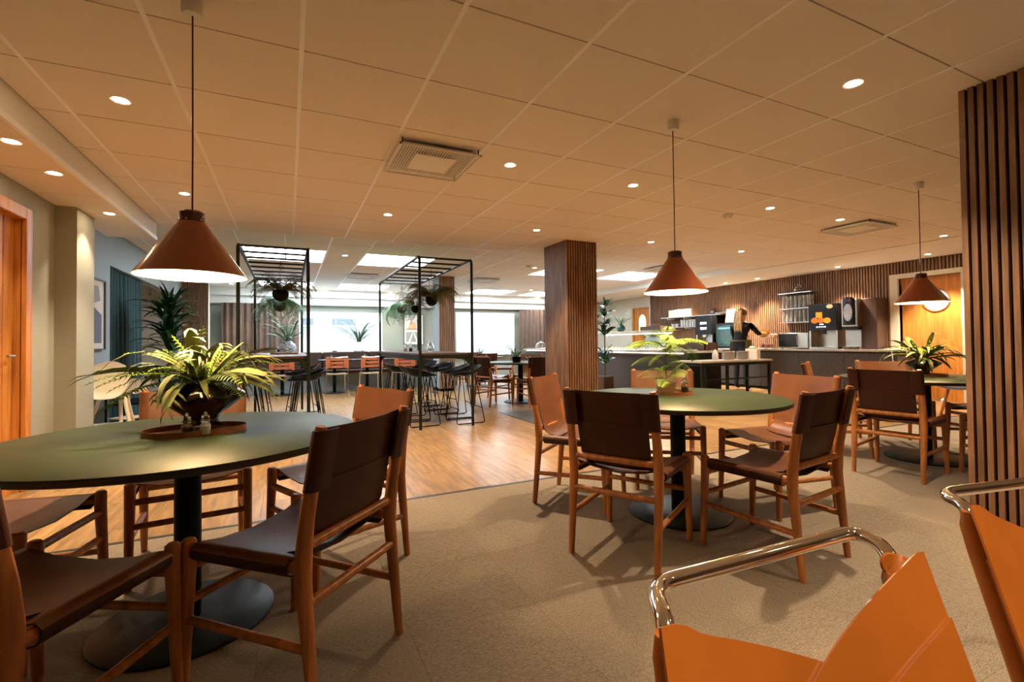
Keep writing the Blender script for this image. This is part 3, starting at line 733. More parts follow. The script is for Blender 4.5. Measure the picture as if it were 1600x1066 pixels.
for k in range(4): STOOL((1.56+JX[k], 6.12+.56*k, 0), 0+JR[k], f'black wire-legged bar stool, {ORD[k]} on the left side of the middle bar table', 'black wire bar stools')
for k in range(5): STOOL((2.15+JX[k], 6.06+.5*k, 0), math.pi+JR[k], f'black wire-legged bar stool, {ORD[k]} on the right side of the middle bar table', 'black wire bar stools')
for k in range(4): STOOL((.20+JX[k], 6.2+.56*k, 0), math.pi+JR[k], f'black wire-legged bar stool, {ORD[k]} on the right side of the left bar table', 'black wire bar stools')
for k in range(4): STOOL((-.47+JX[k], 6.3+.56*k, 0), 0+JR[k], f'black wire-legged bar stool, {ORD[k]} on the left side of the left bar table', 'black wire bar stools')

# ================================================================== FAR SEATING
bq = thing('banquette', 'long dark brown leather banquette below the far window', 'banquette', (1.2, 11.5, 0))
MB().bb((-2.6, .05, 0), (2.7, .6, .40)).obj('base', M_wallb, bq)
for i in range(5):
    a = -2.6+1.06*i
    MB().bb((a+.004, 0, .40), (a+1.056, .55, .47)).obj('seat_cushion', M_banq, bq, bevel=.02)
    MB().bb((a+.004, .46, .47), (a+1.056, .60, .885)).obj('back_cushion', M_banq, bq, bevel=.03)
MB().tube([(-2.6, .0, .395), (2.7, .0, .395)], .012, 8).obj('edge_rail', M_tray, bq)
tag(MB().bb((-1.4, 12.11, 0), (3.9, 14.05, .855)).obj('window_ledge', M_wallb, bevel=.01), 'deep grey ledge behind the banquette carrying vases', 'ledge')
def cafe_table_make():
    t = thing('cafe_table', '', 'table')
    MB().bb((-.33, -.33, .705), (.33, .33, .73)).obj('tabletop', M_base, t, bevel=.004)
    MB().lathe([(.035, .012), (.035, .705)], 20).obj('pedestal', M_black, t); MB().lathe([(0, 0), (.24, 0), (.24, .008), (.2, .014), (0, .014)], 40).obj('base_plate', M_black, t)
    return t
CT = Proto(cafe_table_make)
for x, y, t in ((-1.0, 11.16, 'behind the left bar frame post'), (-.12, 11.14, 'beside the left bar stools'), (.91, 11.07, 'in the gap between the two bar frames'), (1.59, 10.97, 'left of the middle bar frame post'), (2.27, 10.9, 'seen through the middle bar frame')):
    CT((x, y, 0), 0, 'small dark cafe table at the banquette, '+t, 'cafe tables along the banquette')
def cafe_chair_make():
    t = thing('cafe_chair', '', 'chair')     # faces +Y (towards the banquette), back nearest the viewer
    def seat(u, v): x = (u*2-1)*(.215-.02*v); return (x, .42*v, .445-.01*math.sin(v*3.1)+.01*(u*2-1)**2)
    MB().grid(seat, 8, 8, th=.012).obj('seat', M_ply, t)
    for s in (-1, 1):
        MB().tube([(s*.225, -.06, 0), (s*.215, .0, .44), (s*.20, -.05, .80)], .009, 8).obj('leg', M_chrome, t)
        MB().tube([(s*.20, .44, 0), (s*.19, .40, .435)], .009, 8).obj('leg', M_chrome, t)
        MB().prism([(s*.225, .81), (s*.225, .55), (s*.135, .58), (s*.135, .76)], -.052, -.046, 'y').obj('side_flap', M_orange, t)
    for z in (.60, .675, .75):
        def b(u, v, z=z): x = (u*2-1)*.15; return (x, -.055-.015*(1-(u*2-1)**2), z-.025+.05*v)
        lb = MB().grid(b, 8, 2, th=.005).obj('leather_band', M_orange, t)
        for s in (-1, 1): MB().lathe([(0, .004), (.008, .004), (.008, 0), (0, 0)], 10).obj('buckle', M_chrome, lb, loc=(s*.12, -.066, z)).rotation_euler = (R(90), 0, 0)
    MB().tube([(-.2, -.05, .80), (0, -.06, .785), (.2, -.05, .80)], .009, 8).obj('top_tube', M_chrome, t)
    return t
CC = Proto(cafe_chair_make)
for x, y, t in ((-1.0, 10.52, 'leftmost, mostly behind the fern bowl'), (-.12, 10.50, 'behind the left bar frame'), (.91, 10.43, 'standing alone between the two bar frames'), (1.59, 10.33, 'second right of the left bar frame'), (2.27, 10.26, 'seen through the middle bar frame')):
    CC((x, y, 0), 0, 'pale-seated cafe chair with rust strap back, '+t, 'cafe chairs along the banquette')
def curtain(name, x0, x1, y, z0, z1, m, label, amp=.045, wl=.15, axis='x'):
    L = x1-x0; n = int(L/wl*8)
    def c(u, v):
        q = x0+L*u; d = amp*math.sin(2*math.pi*L*u/wl)*(.7+.3*v)+.01*math.sin(13*u+3*v)
        return (q, y+d, z1+(z0-z1)*v) if axis == 'x' else (y+d, q, z1+(z0-z1)*v)
    return tag(MB().grid(c, n, 6, th=.003).obj(name, m, ang=80), label, 'curtain')
curtain('curtain', -1.52, -.45, 13.85, .86, 2.15, M_curtb, 'dark brown pleated curtain at far left behind the left bar frame')
curtain('curtain', -.40, .24, 13.8, .86, 2.15, M_curtb, 'brown pleated curtain drawn beside the left far window')
curtain('curtain', 6.82, 9.7, 13.85, .02, 2.15, M_curtb, 'brown pleated curtain between right far window and middle column')
curtain('curtain', 7.62, 9.15, -2.12, .02, 2.10, M_curtt, 'dark teal curtain in the left side opening', axis='y')
curtain('curtain', 9.2, 9.6, -2.6, .02, 2.10, M_curtt, 'narrow dark curtain deeper in the left side opening', axis='y')
def art(loc, rz, w, h, label, kind):
    o = thing('framed_print', label, 'picture', loc, rz)    # hangs facing -Y
    for a, b in (((-w/2, 0), (w/2, .02)), ((-w/2, h-.02), (w/2, h)), ((-w/2, .02), (-w/2+.02, h-.02)), ((w/2-.02, .02), (w/2, h-.02))): MB().bb((a[0], -.03, a[1]), (b[0], 0, b[1])).obj('frame_bar', M_dgrey, o)
    MB().bb((-w/2+.02, -.012, .02), (w/2-.02, -.004, h-.02)).obj('mount', M_art1, o)
    def pat(poly, m, d): MB().prism(poly, -.012-d, -.012, 'y').obj('print_area', m, o)
    if kind == 0:
        pat([(-.38*w, .1*h), (.38*w, .1*h), (.38*w, .42*h), (-.38*w, .42*h)], M_art2, .001)
        pat([(-.38*w, .5*h), (.38*w, .5*h), (.38*w, .53*h), (-.38*w, .53*h)], M_art4, .001)
        pat([(-.3*w, .53*h), (.1*w, .53*h), (.12*w, .68*h), (-.05*w, .78*h), (-.2*w, .7*h)], M_art3, .001)
        pat([(-.28*w, .1*h), (-.18*w, .1*h), (-.02*w, .40*h), (-.07*w, .40*h)], M_art1, .002)
        pat([(.12*w, .1*h), (.22*w, .1*h), (.03*w, .40*h), (-.02*w, .40*h)], M_art1, .002)
        pat([(.2*w, .1*h), (.28*w, .1*h), (.28*w, .9*h), (.2*w, .9*h)], M_art5, .003)
    else:
        pat([(-.36*w, .1*h), (.36*w, .1*h), (.36*w, .5*h), (-.1*w, .62*h), (-.36*w, .4*h)], M_art5, .001); pat([(-.3*w, .6*h), (.3*w, .7*h), (.2*w, .9*h), (-.2*w, .88*h)], M_art2, .001)
art((3.42, 14.19, 1.02), 0, .62, .93, 'framed abstract print with peach sun and white path on the far wall', 0)
art((-2.03, 6.95, 1.02), R(90), .68, .84, 'framed print on the blue-grey wall beside the left wall pier', 1)

# ================================================================== PLANTS
def path(L, p0, droop, n):
    x = z = 0; out = [(0, 0)]; 
    for i in range(n): a = p0-droop*((i+.5)/n)**1.1; x += L/n*math.cos(a); z += L/n*math.sin(a); out.append((x, z))
    return out
def leaf_me(L, w, p0, droop, m, n=7, tip=1.0, fold=.2, wave=0, name='leaf'):
    P_ = path(L, R(p0), R(droop), n); vs = []; fs = []
    for i, (x, z) in enumerate(P_):
        t = i/n; ww = w*(math.sin(math.pi*min(1, t*.92+.06))**.75)*(1 if t < .97 else .25); o = wave*math.sin(t*9)
        vs += [(x, -ww+o, z+fold*ww), (x, o, z), (x, ww+o, z+fold*ww)]
    for i in range(n): a = 3*i; fs += [(a, a+1, a+4, a+3), (a+1, a+2, a+5, a+4)]
    return MB().add(vs, fs).mesh(name, m, 80, fix=False)
def antler_me(L, p0, droop, m, w=.018):      # staghorn-like forked leaf
    P_ = path(L, R(p0), R(droop), 6); b = MB(); vs = []
    ws = [w*.5, w*.7, w*.8, w, w*1.2, w*1.1, w*.6]
    for (x, z), q in zip(P_, ws): vs += [(x, -q, z+.1*q), (x, q, z+.1*q)]
    b.add(vs, [(2*i, 2*i+1, 2*i+3, 2*i+2) for i in range(6)])
    for i, sgs in ((3, (-1,)), (4, (1, -1)), (5, (1,)), (6, (-.5, .5))):
        x, z = P_[i]
        for sg in sgs:
            q = L*.26; dx, dy = q*.86, sg*q*.55
            b.add([(x, sg*w*.2-.004, z), (x, sg*w*.2+.004, z), (x+dx*.6, sg*w*.5+dy*.6+.0055, z-.01), (x+dx*.6, sg*w*.5+dy*.6-.0055, z-.01), (x+dx, sg*w*.5+dy, z-.03)], [(0, 1, 2, 3), (3, 2, 4)])
    return b.mesh('leaf', m, 80, fix=False)
def frond_me(L, p0, droop, m, pairs=22, ll=.045, lw=.009, sub=0, taper=1.0):
    P_ = path(L, R(p0), R(droop), 14); b = MB()
    b.tube([(x, 0, z) for x, z in P_], [.0022]*8+[.0012]*7, 3)
    for i in range(2, pairs):
        t = i/pairs; k = t*14; q = min(int(k), 13); f = k-q
        x = P_[q][0]*(1-f)+P_[q+1][0]*f; z = P_[q][1]*(1-f)+P_[q+1][1]*f
        l = ll*(math.sin(math.pi*(t*.88+.1)))**.7*taper
        for s in (-1, 1):
            ex, ey, ez = x+l*.42, s*l*.9, z-l*.12
            if sub:
                b.add([(x, 0, z), (x+.002, 0, z), (ex, ey, ez)], [(0, 1, 2)])
                for j in range(1, sub+1):
                    g = j/(sub+.3); px, py, pz = x+(ex-x)*g, ey*g, z+(ez-z)*g; h = lw*2.2*(1.25-g)
                    b.add([(px, py, pz), (px+h, py-s*h*.25, pz+.002), (px+h*.55, py+s*h*.45, pz)], [(0, 1, 2)]); b.add([(px, py, pz), (px-h*.3, py+s*h*.9, pz+.002), (px+h*.25, py+s*h*.7, pz)], [(0, 1, 2)])
            else:
                b.add([(x-lw*.5, 0, z), (x+(ex-x)*.5-lw*.6, ey*.5, z+.003), (ex, ey, ez), (x+(ex-x)*.5+lw*.6, ey*.5, z+.003), (x+lw*.5, 0, z)], [(0, 1, 2, 3, 4)])
    return b.mesh('frond', m, 80, fix=False)
def spread(parent, meshes, n, base, rr=.02, pitch=(-15, 25), sc=(.75, 1.15), az=None, name=None, rng=None, roll=25):
    g = rng or random
    for i in range(n):
        a = (360*i/n+g.uniform(-14, 14)) if az is None else g.uniform(*az)
        me = meshes[i % len(meshes)]; q = R(a)
        o = place(name or me.name.split('.')[0], me, parent, (base[0]+rr*math.cos(q), base[1]+rr*math.sin(q), base[2]+g.uniform(-.01, .015)), None, g.uniform(*sc))
        o.rotation_euler = (R(g.uniform(-roll, roll)), -R(g.uniform(*pitch)), q)
# leaf kits
K_strap = [leaf_me(.36, .0135, 62, 105, M_leaf), leaf_me(.30, .016, 50, 85, M_leaf2), leaf_me(.40, .012, 70, 135, M_leaf), leaf_me(.27, .017, 40, 95, M_leaf)]
K_ant = [antler_me(.26, 62, 55, M_leaf2), antler_me(.31, 38, 50, M_leaf2, .02), antler_me(.22, 82, 25, M_leaf2)]
K_lime = [frond_me(.30, 60, 70, M_fern, 16, .046, .0045), frond_me(.36, 35, 55, M_fern, 19, .042, .0045), frond_me(.22, 85, 40, M_fern, 13, .040, .0045)]
K_long = frond_me(.47, 42, 52, M_fern, 36, .038, .0042)
K_asp = [frond_me(.24, 55, 80, M_fern, 15, .085, .0055, 7), frond_me(.20, 78, 60, M_fern, 13, .075, .0055, 7), frond_me(.27, 40, 60, M_fern, 16, .085, .0055, 7)]
K_bfern = [frond_me(.36, 65, 130, M_bfern, 20, .058, .009), frond_me(.30, 40, 100, M_bfern, 18, .055, .009), frond_me(.27, 85, 120, M_bfern, 16, .05, .009)]
K_olive = [frond_me(.34, 60, 120, M_olv, 20, .058, .009), K_bfern[0], frond_me(.28, 40, 100, M_olv, 18, .055, .009)]
K_trail = [frond_me(.34, 40, 200, M_trail, 18, .042, .010), frond_me(.42, 20, 130, M_trail, 22, .040, .010), frond_me(.26, 60, 190, M_trail, 15, .042, .010)]
K_drac = [leaf_me(.44, .020, 66, 88, M_dleaf), leaf_me(.38, .022, 42, 75, M_dleaf), leaf_me(.34, .018, 84, 50, M_dleaf)]
K_broad = [leaf_me(.30, .048, 60, 75, M_dleaf, fold=.3), leaf_me(.26, .042, 80, 50, M_dleaf, fold=.3), leaf_me(.32, .045, 40, 85, M_dleaf, fold=.3)]
K_grass = [leaf_me(.26, .007, 72, 80, M_midleaf), leaf_me(.20, .009, 55, 85, M_midleaf), frond_me(.30, 70, 70, M_midleaf, 14, .035, .007)]

def shaker(loc, fill, label, h=.078):
    o = thing('glass_shaker', label, 'shaker', loc); k = h/.078
    gb = MB().lathe([(0, .002), (.0165, .002), (.0178, .006), (.0172, .040), (.0115, .048), (.0150, .053), (.0195, .056), (.0150, .060), (.0120, .063), (.0145, .069), (.011, .0765), (0, .078)], 24).obj('glass_body', M_glass, o)
    MB().lathe([(0, .005), (.0145, .005), (.0145, .034), (0, .035)], 16).obj('filling', fill, gb)
    MB().lathe([(0, .078), (.005, .078), (.006, .083), (.003, .088), (0, .089)], 14).obj('knob', M_steel, gb)
    o.scale = (k, k, k); return o
def tray(loc, a, b, label, rz=0, h=.022):
    o = thing('oval_tray', label, 'tray', loc, rz)
    MB().lathe([(0, 0), (1, 0), (1, .004), (0, .004)], 48, sx=a, sy=b).obj('bottom', M_tray, o)
    v = MB(); v.ring([(1, .0), (1.012, .0), (1.012, h), (1.0, h)], 56, sx=a, sy=b).obj('rim', M_tray, o); return o
ZT = .711
# --- left table: fern bowl on oval tray
tx, ty = TC['left']
rz = R(4)
tray((-.335, 2.255, ZT), .175, .12, 'oval wooden tray on the left table under the black bowl', rz)
bx, by = -.325, 2.33
def bowl_planter(loc, label, s=1.0, weave=False):
    o = thing('fern_bowl', label, 'plant bowl', loc)
    m = MB(); prof = [(0, 0), (.050, 0), (.055, .008), (.046, .03), (.052, .045), (.088, .075), (.118, .100), (.122, .110), (.098, .128), (.068, .142), (.055, .148), (.048, .146), (.046, .12), (0, .118)]
    n = 40; rg = random.Random(3); vs = []; fs = []
    for k_, (r, z) in enumerate(prof):
        for j in range(n):
            a = 2*math.pi*j/n; d = 1+(.055*math.sin(7*a+z*90)+.04*math.sin(13*a-z*60)+rg.uniform(-.025, .025) if .05 < z < .14 and r > .05 else 0)
            vs.append((r*d*math.cos(a)*s, r*d*math.sin(a)*s, z*s))
    for i in range(len(prof)-1):
        for j in range(n): fs.append((i*n+j, i*n+(j+1) % n, (i+1)*n+(j+1) % n, (i+1)*n+j))
    m.add(vs, fs); bw = m.obj('bowl', M_vase, o, ang=70)
    MB().lathe([(0, .128), (.047, .128), (.047, .118), (0, .118)], 20).obj('soil', M_soil, bw).scale = (s, s, s)
    return o
fb = bowl_planter((bx, by, ZT+.004), 'black knobbly ceramic bowl with lime ferns on the left table', 1.28)
rg = random.Random(11); B0 = (0, 0, .19)
spread(fb, K_strap, 16, B0, .03, (-28, 4), (.7, 1.05), rng=rg)
spread(fb, K_ant, 22, B0, .025, (-34, 12), (.75, 1.1), rng=rg)
spread(fb, K_lime, 34, B0, .03, (-36, 14), (.6, 1.0), rng=rg)
vw = Vector((cr.x, cr.y)); a_left = math.degrees(math.atan2(-cr.y, -cr.x))
for a, me, p, sc in ((a_left+2, K_long, -34, 1.05), (a_left+6, K_lime[1], -24, 1.1), (a_left-25, K_lime[0], -8, 1.05), (a_left+170, K_ant[1], -14, 1.0), (a_left+186, K_ant[1], -22, .9), (a_left+150, K_lime[2], 4, 1.15), (a_left+60, K_strap[2], -20, .9), (a_left+200, K_strap[0], -30, .95)):
    o = place(me.name.split('.')[0], me, fb, B0, None, sc); o.rotation_euler = (R(10), -R(p), R(a))
e1 = Vector((cr.x, cr.y, 0)); e2 = Vector((cf.x, cf.y, 0)).normalized()
def on_table(tab, right, fwd, z=ZT): c = Vector((*TC[tab], z)); return tuple(c+e1*right+e2*fwd)
p = (-.348, 2.149, ZT+.004); shaker(p, M_pepper, 'glass pepper shaker, left of the pair on the left tray')
p = (-.288, 2.146, ZT+.004); shaker(p, M_salt, 'glass salt shaker, right of the pair on the left tray')
o = thing('sugar_dish', 'small blue and white dish between the shakers on the left tray', 'dish', (-.312, 2.185, ZT+.004))
MB().lathe([(0, 0), (.016, 0), (.022, .015), (.022, .03), (.019, .03), (.018, .008), (0, .006)], 20).obj('dish_body', M_blueglaze, o)
# --- centre table: clay pot with asparagus fern
pc = (2.232, 2.375, ZT)
tray((2.25, 2.32, ZT), .115, .10, 'oval wooden tray on the centre table under the clay pot', -YAW)
cp = thing('potted_asparagus_fern', 'feathery lime asparagus fern in a small clay pot on the centre table', 'potted plant', (pc[0], pc[1], ZT+.004))
MB().lathe([(0, 0), (.052, 0), (.055, .004), (.066, .075), (.072, .077), (.072, .094), (.066, .096), (.062, .088), (0, .085)], 36).obj('pot', M_clay, cp)
MB().lathe([(0, .087), (.062, .087)], 24).obj('soil', M_soil, cp)
MB().lathe([(0, 0), (.062, 0), (.070, .008), (.066, .009), (0, .004)], 30).obj('saucer', M_clay, cp)
rg = random.Random(5)
spread(cp, K_asp, 8, (0, 0, .09), .02, (-25, 5), (.5, .75), rng=rg)
st = MB().tube([(0, 0, .08), (.008, .004, .2), (.0, .0, .30)], [.004, .0035, .002], 6).obj('stem', M_stem, cp)
for zz, nn, s0, s1, pt in ((.17, 5, .5, .75, (-40, -15)), (.235, 6, .65, .95, (-45, -20)), (.30, 7, .85, 1.15, (-42, -10)), (.325, 6, .7, 1.0, (-30, 0))): spread(cp, K_asp, nn, (0, 0, zz), .008, pt, (s0, s1), rng=rg)
shaker((2.29, 2.27, ZT+.004), M_pepper, 'tall glass pepper mill beside the clay pot', h=.10)
# --- right table
tray((5.25, 2.27, ZT), .14, .11, 'oval wooden tray on the right table', -YAW)
fb3 = bowl_planter((5.235, 2.31, ZT+.004), 'black woven bowl with mixed grasses and ferns on the right table', 1.05)
rg = random.Random(21); spread(fb3, K_strap, 26, (0, 0, .15), .03, (-30, 10), (.7, 1.1), rng=rg); spread(fb3, K_ant, 16, (0, 0, .15), .03, (-15, 20), (.8, 1.1), rng=rg); spread(fb3, K_lime, 12, (0, 0, .15), .03, (-20, 10), (.7, 1.0), rng=rg)
# --- mid table plant
o = thing('potted_grass', 'bushy grey-green plant on the middle-distance table by the column', 'potted plant', (TC['mid'][0]-.1, TC['mid'][1]-.05, ZT))
MB().lathe([(0, 0), (.07, 0), (.085, .10), (.08, .10), (0, .09)], 24).obj('pot', M_black, o)
spread(o, K_grass, 34, (0, 0, .09), .03, (-25, 20), (1.0, 1.6), rng=random.Random(8))
o = thing('potted_grass', 'small leafy plant on the farthest table by the right window', 'potted plant', (TC['far'][0]+.05, TC['far'][1], ZT))
MB().lathe([(0, 0), (.06, 0), (.075, .09), (.07, .09), (0, .08)], 24).obj('pot', M_clay, o)
spread(o, K_grass, 22, (0, 0, .09), .03, (-25, 20), (.9, 1.3), rng=random.Random(9))
# --- hanging plants
def hang(loc, ztop, kit, n, r, label, rng, sc=(.8, 1.15), ring=False):
    o = thing('hanging_plant', label, 'hanging plant', loc, group='hanging baskets in the bar frames')
    prof = [(0, -r)]+[(r*math.cos(R(a)), r*math.sin(R(a))) for a in range(-80, 31, 12)]+[(r*.82, r*.5), (r*.78, r*.3), (0, r*.25)]
    pt_ = MB().lathe(prof, 28).obj('pot', M_black, o)
    MB().lathe([(0, r*.42), (r*.8, r*.42), (r*.8, r*.3), (0, r*.3)], 20).obj('soil', M_soil, pt_)
    h = ztop-loc[2]
    if ring: MB().tube([(.11*math.cos(R(a)), 0, .18+.11*math.sin(R(a))) for a in range(-20, 201, 15)], .003, 5).obj('hoop_handle', M_black, o)
    for a in (30, 150, 270): MB().tube([(r*.85*math.cos(R(a)), r*.85*math.sin(R(a)), r*.5), (0, 0, h*.72)], .0016, 4).obj('cord', M_black, o)
    MB().tube([(0, 0, h*.72), (0, 0, h-.02)], .003, 5).obj('hook_rod', M_black, o)
    MB().tube([(.02*math.cos(R(a)), 0, h*.72+.02*math.sin(R(a))) for a in range(0, 360, 30)], .003, 5, closed=True).obj('hook_ring', M_black, o)
    spread(o, kit, n, (0, 0, r*.5), r*.4, (-25, 15), sc, rng=rng)
    return o
zt = 2.135
hang((-.085, 6.35, 1.675), zt, K_bfern, 80, .092, 'bronze fern in a black ball pot in the left bar frame', random.Random(31), (1.0, 1.3))
hang((-.11, 7.5, 1.62), zt, K_trail, 80, .085, 'trailing bright green plant in a black pot behind the left fern', random.Random(32), (1.0, 1.4))
hang((1.80, 6.42, 1.665), zt, K_olive, 80, .085, 'yellow-olive fern in a black ball pot in the middle bar frame', random.Random(33), (1.0, 1.3))
hang((1.76, 7.15, 1.595), zt, K_bfern, 44, .075, 'small bronze fern in a dark pot behind the middle frame post', random.Random(34), (.7, .95))
hang((1.74, 8.05, 1.65), zt, K_trail, 76, .08, 'trailing pale green plant on a ring hanger in the middle bar frame', random.Random(35), (1.0, 1.35), ring=True)
# --- floor plants
def tall_plant(loc, label, kit, tiers, pot, ph, pw, m, rng, n=12, sc=(.8, 1.2)):
    o = thing('tall_house_plant', label, 'house plant', loc)
    pot(o)
    top = tiers[-1]
    MB().tube([(0, 0, ph*.8), (.01, .01, (ph+top)/2), (0, 0, top)], [.014, .011, .007], 8).obj('trunk', M_stem, o)
    for z in tiers: spread(o, kit, n, (0, 0, z), .012, (-20, 20), sc, rng=rng)
    return o
def sq_pot(o): MB().prism([(-.12, -.12), (.12, -.12), (.12, .12), (-.12, .12)], 0, .375).obj('pot', M_banq, o, bevel=.006); MB().bb((-.105, -.105, .36), (.105, .105, .378)).obj('soil', M_soil, o)
tall_plant((5.68, 7.72, 0), 'tall broad-leaved plant in a dark square pot right of the middle column', K_broad, (.62, .78, 1.18, 1.32, 1.55, 1.72), sq_pot, .375, .24, M_dleaf, random.Random(41), 8, (.85, 1.15))
def rd_pot(o): MB().lathe([(0, 0), (.15, 0), (.18, .42), (.16, .42), (.15, .38), (0, .38)], 30).obj('pot', M_black, o)
tall_plant((-1.57, 8.35, 0), 'dark dracaena palm before the teal curtain at left', K_drac, (.95, 1.05, 1.15, 1.25, 1.35, 1.45, 1.53, 1.6), rd_pot, .42, .3, M_dleaf, random.Random(42), 17, (1.0, 1.35))
# --- ledge vases
def vase(loc, label, m, r, h, kit, n, rng, sc, stem=True):
    o = thing('plant_vase', label, 'vase', loc)
    MB().lathe([(0, 0), (r*.5, 0), (r*.85, h*.2), (r, h*.45), (r*.85, h*.75), (r*.5, h*.94), (r*.45, h), (r*.4, h), (r*.45, h*.93), (r*.78, h*.74), (r*.93, h*.45), (r*.78, h*.2), (r*.4, h*.04), (0, h*.04)], 32).obj('vase_body', m, o)
    spread(o, kit, n, (0, 0, h*.85), r*.25, (-10, 25), sc, rng=rng); return o
vase((-.02, 12.25, .856), 'blue and white round vase with grasses on the ledge behind the left bar frame', M_blueglaze, .19, .30, K_grass, 34, random.Random(51), (2.0, 3.2))
vase((1.58, 12.28, .856), 'clear glass vase with leafy stems on the ledge before the left window', M_glass, .17, .30, K_grass, 30, random.Random(52), (2.0, 3.2))
o = thing('potted_grass', 'low little plant on the ledge in front of the left window', 'potted plant', (1.02, 12.3, .856)); MB().lathe([(0, 0), (.05, 0), (.06, .05), (0, .05)], 16).obj('pot', M_black, o); spread(o, K_grass, 14, (0, 0, .04), .02, (-30, 0), (.4, .6), rng=random.Random(53))

# ================================================================== SMALL THINGS ON THE BAR AND CAFE TABLES
def board(loc, w, d, label): return tag(MB().bb((-w/2, -d/2, 0), (w/2, d/2, .025)).obj('serving_board', M_ply, loc=loc, bevel=.006), label, 'board')
board((-.05, 7.1, .936), .34, .24, 'pale serving board on the left bar table')
for i, (x, y, m, t) in enumerate(((-.12, 7.1, M_pepper, 'dark pepper pot on the serving board'), (-.02, 7.12, M_salt, 'white salt pot on the serving board'))): shaker((x, y, .962), m, 'glass shaker, '+t)
for i, x in enumerate((1.56, 1.64)): shaker((x, 7.0, .936), (M_salt, M_pepper)[i], ('pale', 'dark')[i]+' glass shaker on the middle bar table', h=.12)
o = thing('glass_carafe', 'patterned glass carafe on the middle bar table by the post', 'carafe', (1.83, 6.6, .936)); MB().lathe([(0, .002), (.04, .002), (.055, .05), (.045, .10), (.02, .13), (.03, .17), (.026, .17), (.017, .13), (.04, .1), (.05, .05), (.036, .008), (0, .008)], 24).obj('carafe_body', M_glass, o)
for k, (x, ys, t) in enumerate(((.85, 11.07, 'between the bar frames'), (1.54, 10.97, 'by the middle bar frame'), (-.17, 11.14, 'behind the left bar frame'))):
    shaker((x, ys, .731), M_salt, 'tiny salt shaker on the cafe table '+t, h=.10)
    tag(MB().lathe([(0, 0), (.03, 0), (.05, .05), (.045, .05), (.02, .01), (0, .01)], 16).obj('sugar_bowl', M_white, loc=(x+.12, ys, .731)), 'tiny white bowl on the cafe table '+t, 'bowl')

# ================================================================== HIGH CHAIRS AND CART AT LEFT
def highchair_make():
    t = thing('high_chair', '', 'high chair')       # faces +X
    def shell(u, v):
        s_ = u*2-1; q = v
        x = -.17+.30*max(0, q-.45)/.55 if q > .45 else -.17-.05*(.45-q)/.45
        z = .56 if q > .45 else .56+.36*(.45-q)/.45
        wd = (.19 if q > .45 else .19-.055*((.45-q)/.45)**2)
        arm = .13*abs(s_)**4*min(1, max(0, (q-.22)/.25))-.06*s_*s_*max(0, (.2-q)/.2)
        return (x, s_*wd, z+arm-.02*(1-s_*s_))
    MB().grid(shell, 14, 16, th=.008).obj('seat_shell', M_cream, t, ang=75)
    for sx in (-1, 1):
        for sy in (-1, 1): MB().tube([(sx*.12-.02, sy*.15, .56), (sx*.25-.02, sy*.25, 0)], [.018, .015], 10).obj('leg', M_cream, t)
    MB().bb((-.10, -.12, .27), (.14, .12, .285)).obj('foot_bar', M_cream, t, bevel=.004)
    return t
HC = Proto(highchair_make)
HC((-1.62, 6.55, 0), R(-35), 'cream plastic high chair, right of the pair behind the wall pier', 'cream high chairs')
HC((-1.66, 6.05, .0), R(-80), 'cream plastic high chair, lower and left of the pair behind the wall pier', 'cream high chairs')
ct = thing('service_cart', 'low black shelf cart behind the cream high chairs', 'cart', (-1.76, 7.45, 0))
for z in (.12, .36, .62): MB().bb((-.2, -.35, z), (.2, .35, z+.02)).obj('shelf', M_black, ct)
for sx in (-1, 1):
    for sy in (-1, 1): MB().tube([(sx*.19, sy*.34, .05), (sx*.19, sy*.34, .70)], .012, 8).obj('post', M_black, ct); MB().lathe([(0, 0), (.02, 0), (.025, .025), (.02, .05), (0, .05)], 12).obj('castor', M_dgrey, ct, loc=(sx*.19, sy*.34, 0))
gs = thing('grey_shell_chair', 'grey high-backed shell chair near the door with round window', 'chair', (7.35, 2.75, 0), R(150))
def gshell(u, v):
    s_ = u*2-1; z = .44+.80*v; w_ = .27*math.sqrt(max(.02, 1-(max(0, v-.55)/.5)**2)); return (-.22+.10*s_*s_-.06*v, s_*w_, z)
MB().grid(gshell, 14, 14, th=.02).obj('back_shell', M_dgrey, gs, ang=75)
def gseat(u, v): return (-.22+.46*v, (u*2-1)*.26, .44+.03*(u*2-1)**2)
MB().grid(gseat, 8, 8, th=.03).obj('seat', M_dgrey, gs)
for sx, sy in ((-.2, -.2), (-.2, .2), (.2, -.2), (.2, .2)): MB().tube([(sx*.8, sy*.8, .43), (sx*1.15, sy*1.15, 0)], [.018, .012], 10).obj('leg', M_teak, gs)

# ================================================================== SALAD BUFFET
bf = thing('salad_buffet', 'long speckled salad buffet with lit pale worktop behind the plant', 'buffet counter', (6.15, 6.05, 0))
for i in range(7):
    a = .02+.875*i; MB().bb((.06, a, .06), (.78, a+.87, .80)).obj('front_panel', M_speck, bf)
MB().bb((0, -.02, .84), (.85, 6.2, .88)).obj('worktop', M_stone, bf, bevel=.004)
MB().bb((.04, 0, .80), (.80, 6.15, .84)).obj('shadow_gap', M_banq, bf)
MB().bb((.03, .1, .832), (.05, 6.1, .839)).obj('light_strip', M_led, bf)
MB().bb((.08, .02, 0), (.76, 6.1, .06)).obj('plinth', M_black, bf)
MB().bb((.05, -.02, .06), (.80, .02, .84)).obj('end_panel', M_black, bf)
gt = thing('heat_gantry', 'glass shelf with warm light bar standing on the salad buffet', 'heat lamp shelf', (6.48, 6.7, .88))
MB().bb((-.2, 0, .37), (.2, 2.1, .385)).obj('glass_shelf', M_stone, gt, bevel=.003)
MB().bb((-.06, .05, .33), (.06, 2.05, .37)).obj('lamp_housing', M_white, gt); MB().bb((-.05, .08, .322), (.05, 2.02, .33)).obj('light_bar', M_led, gt)
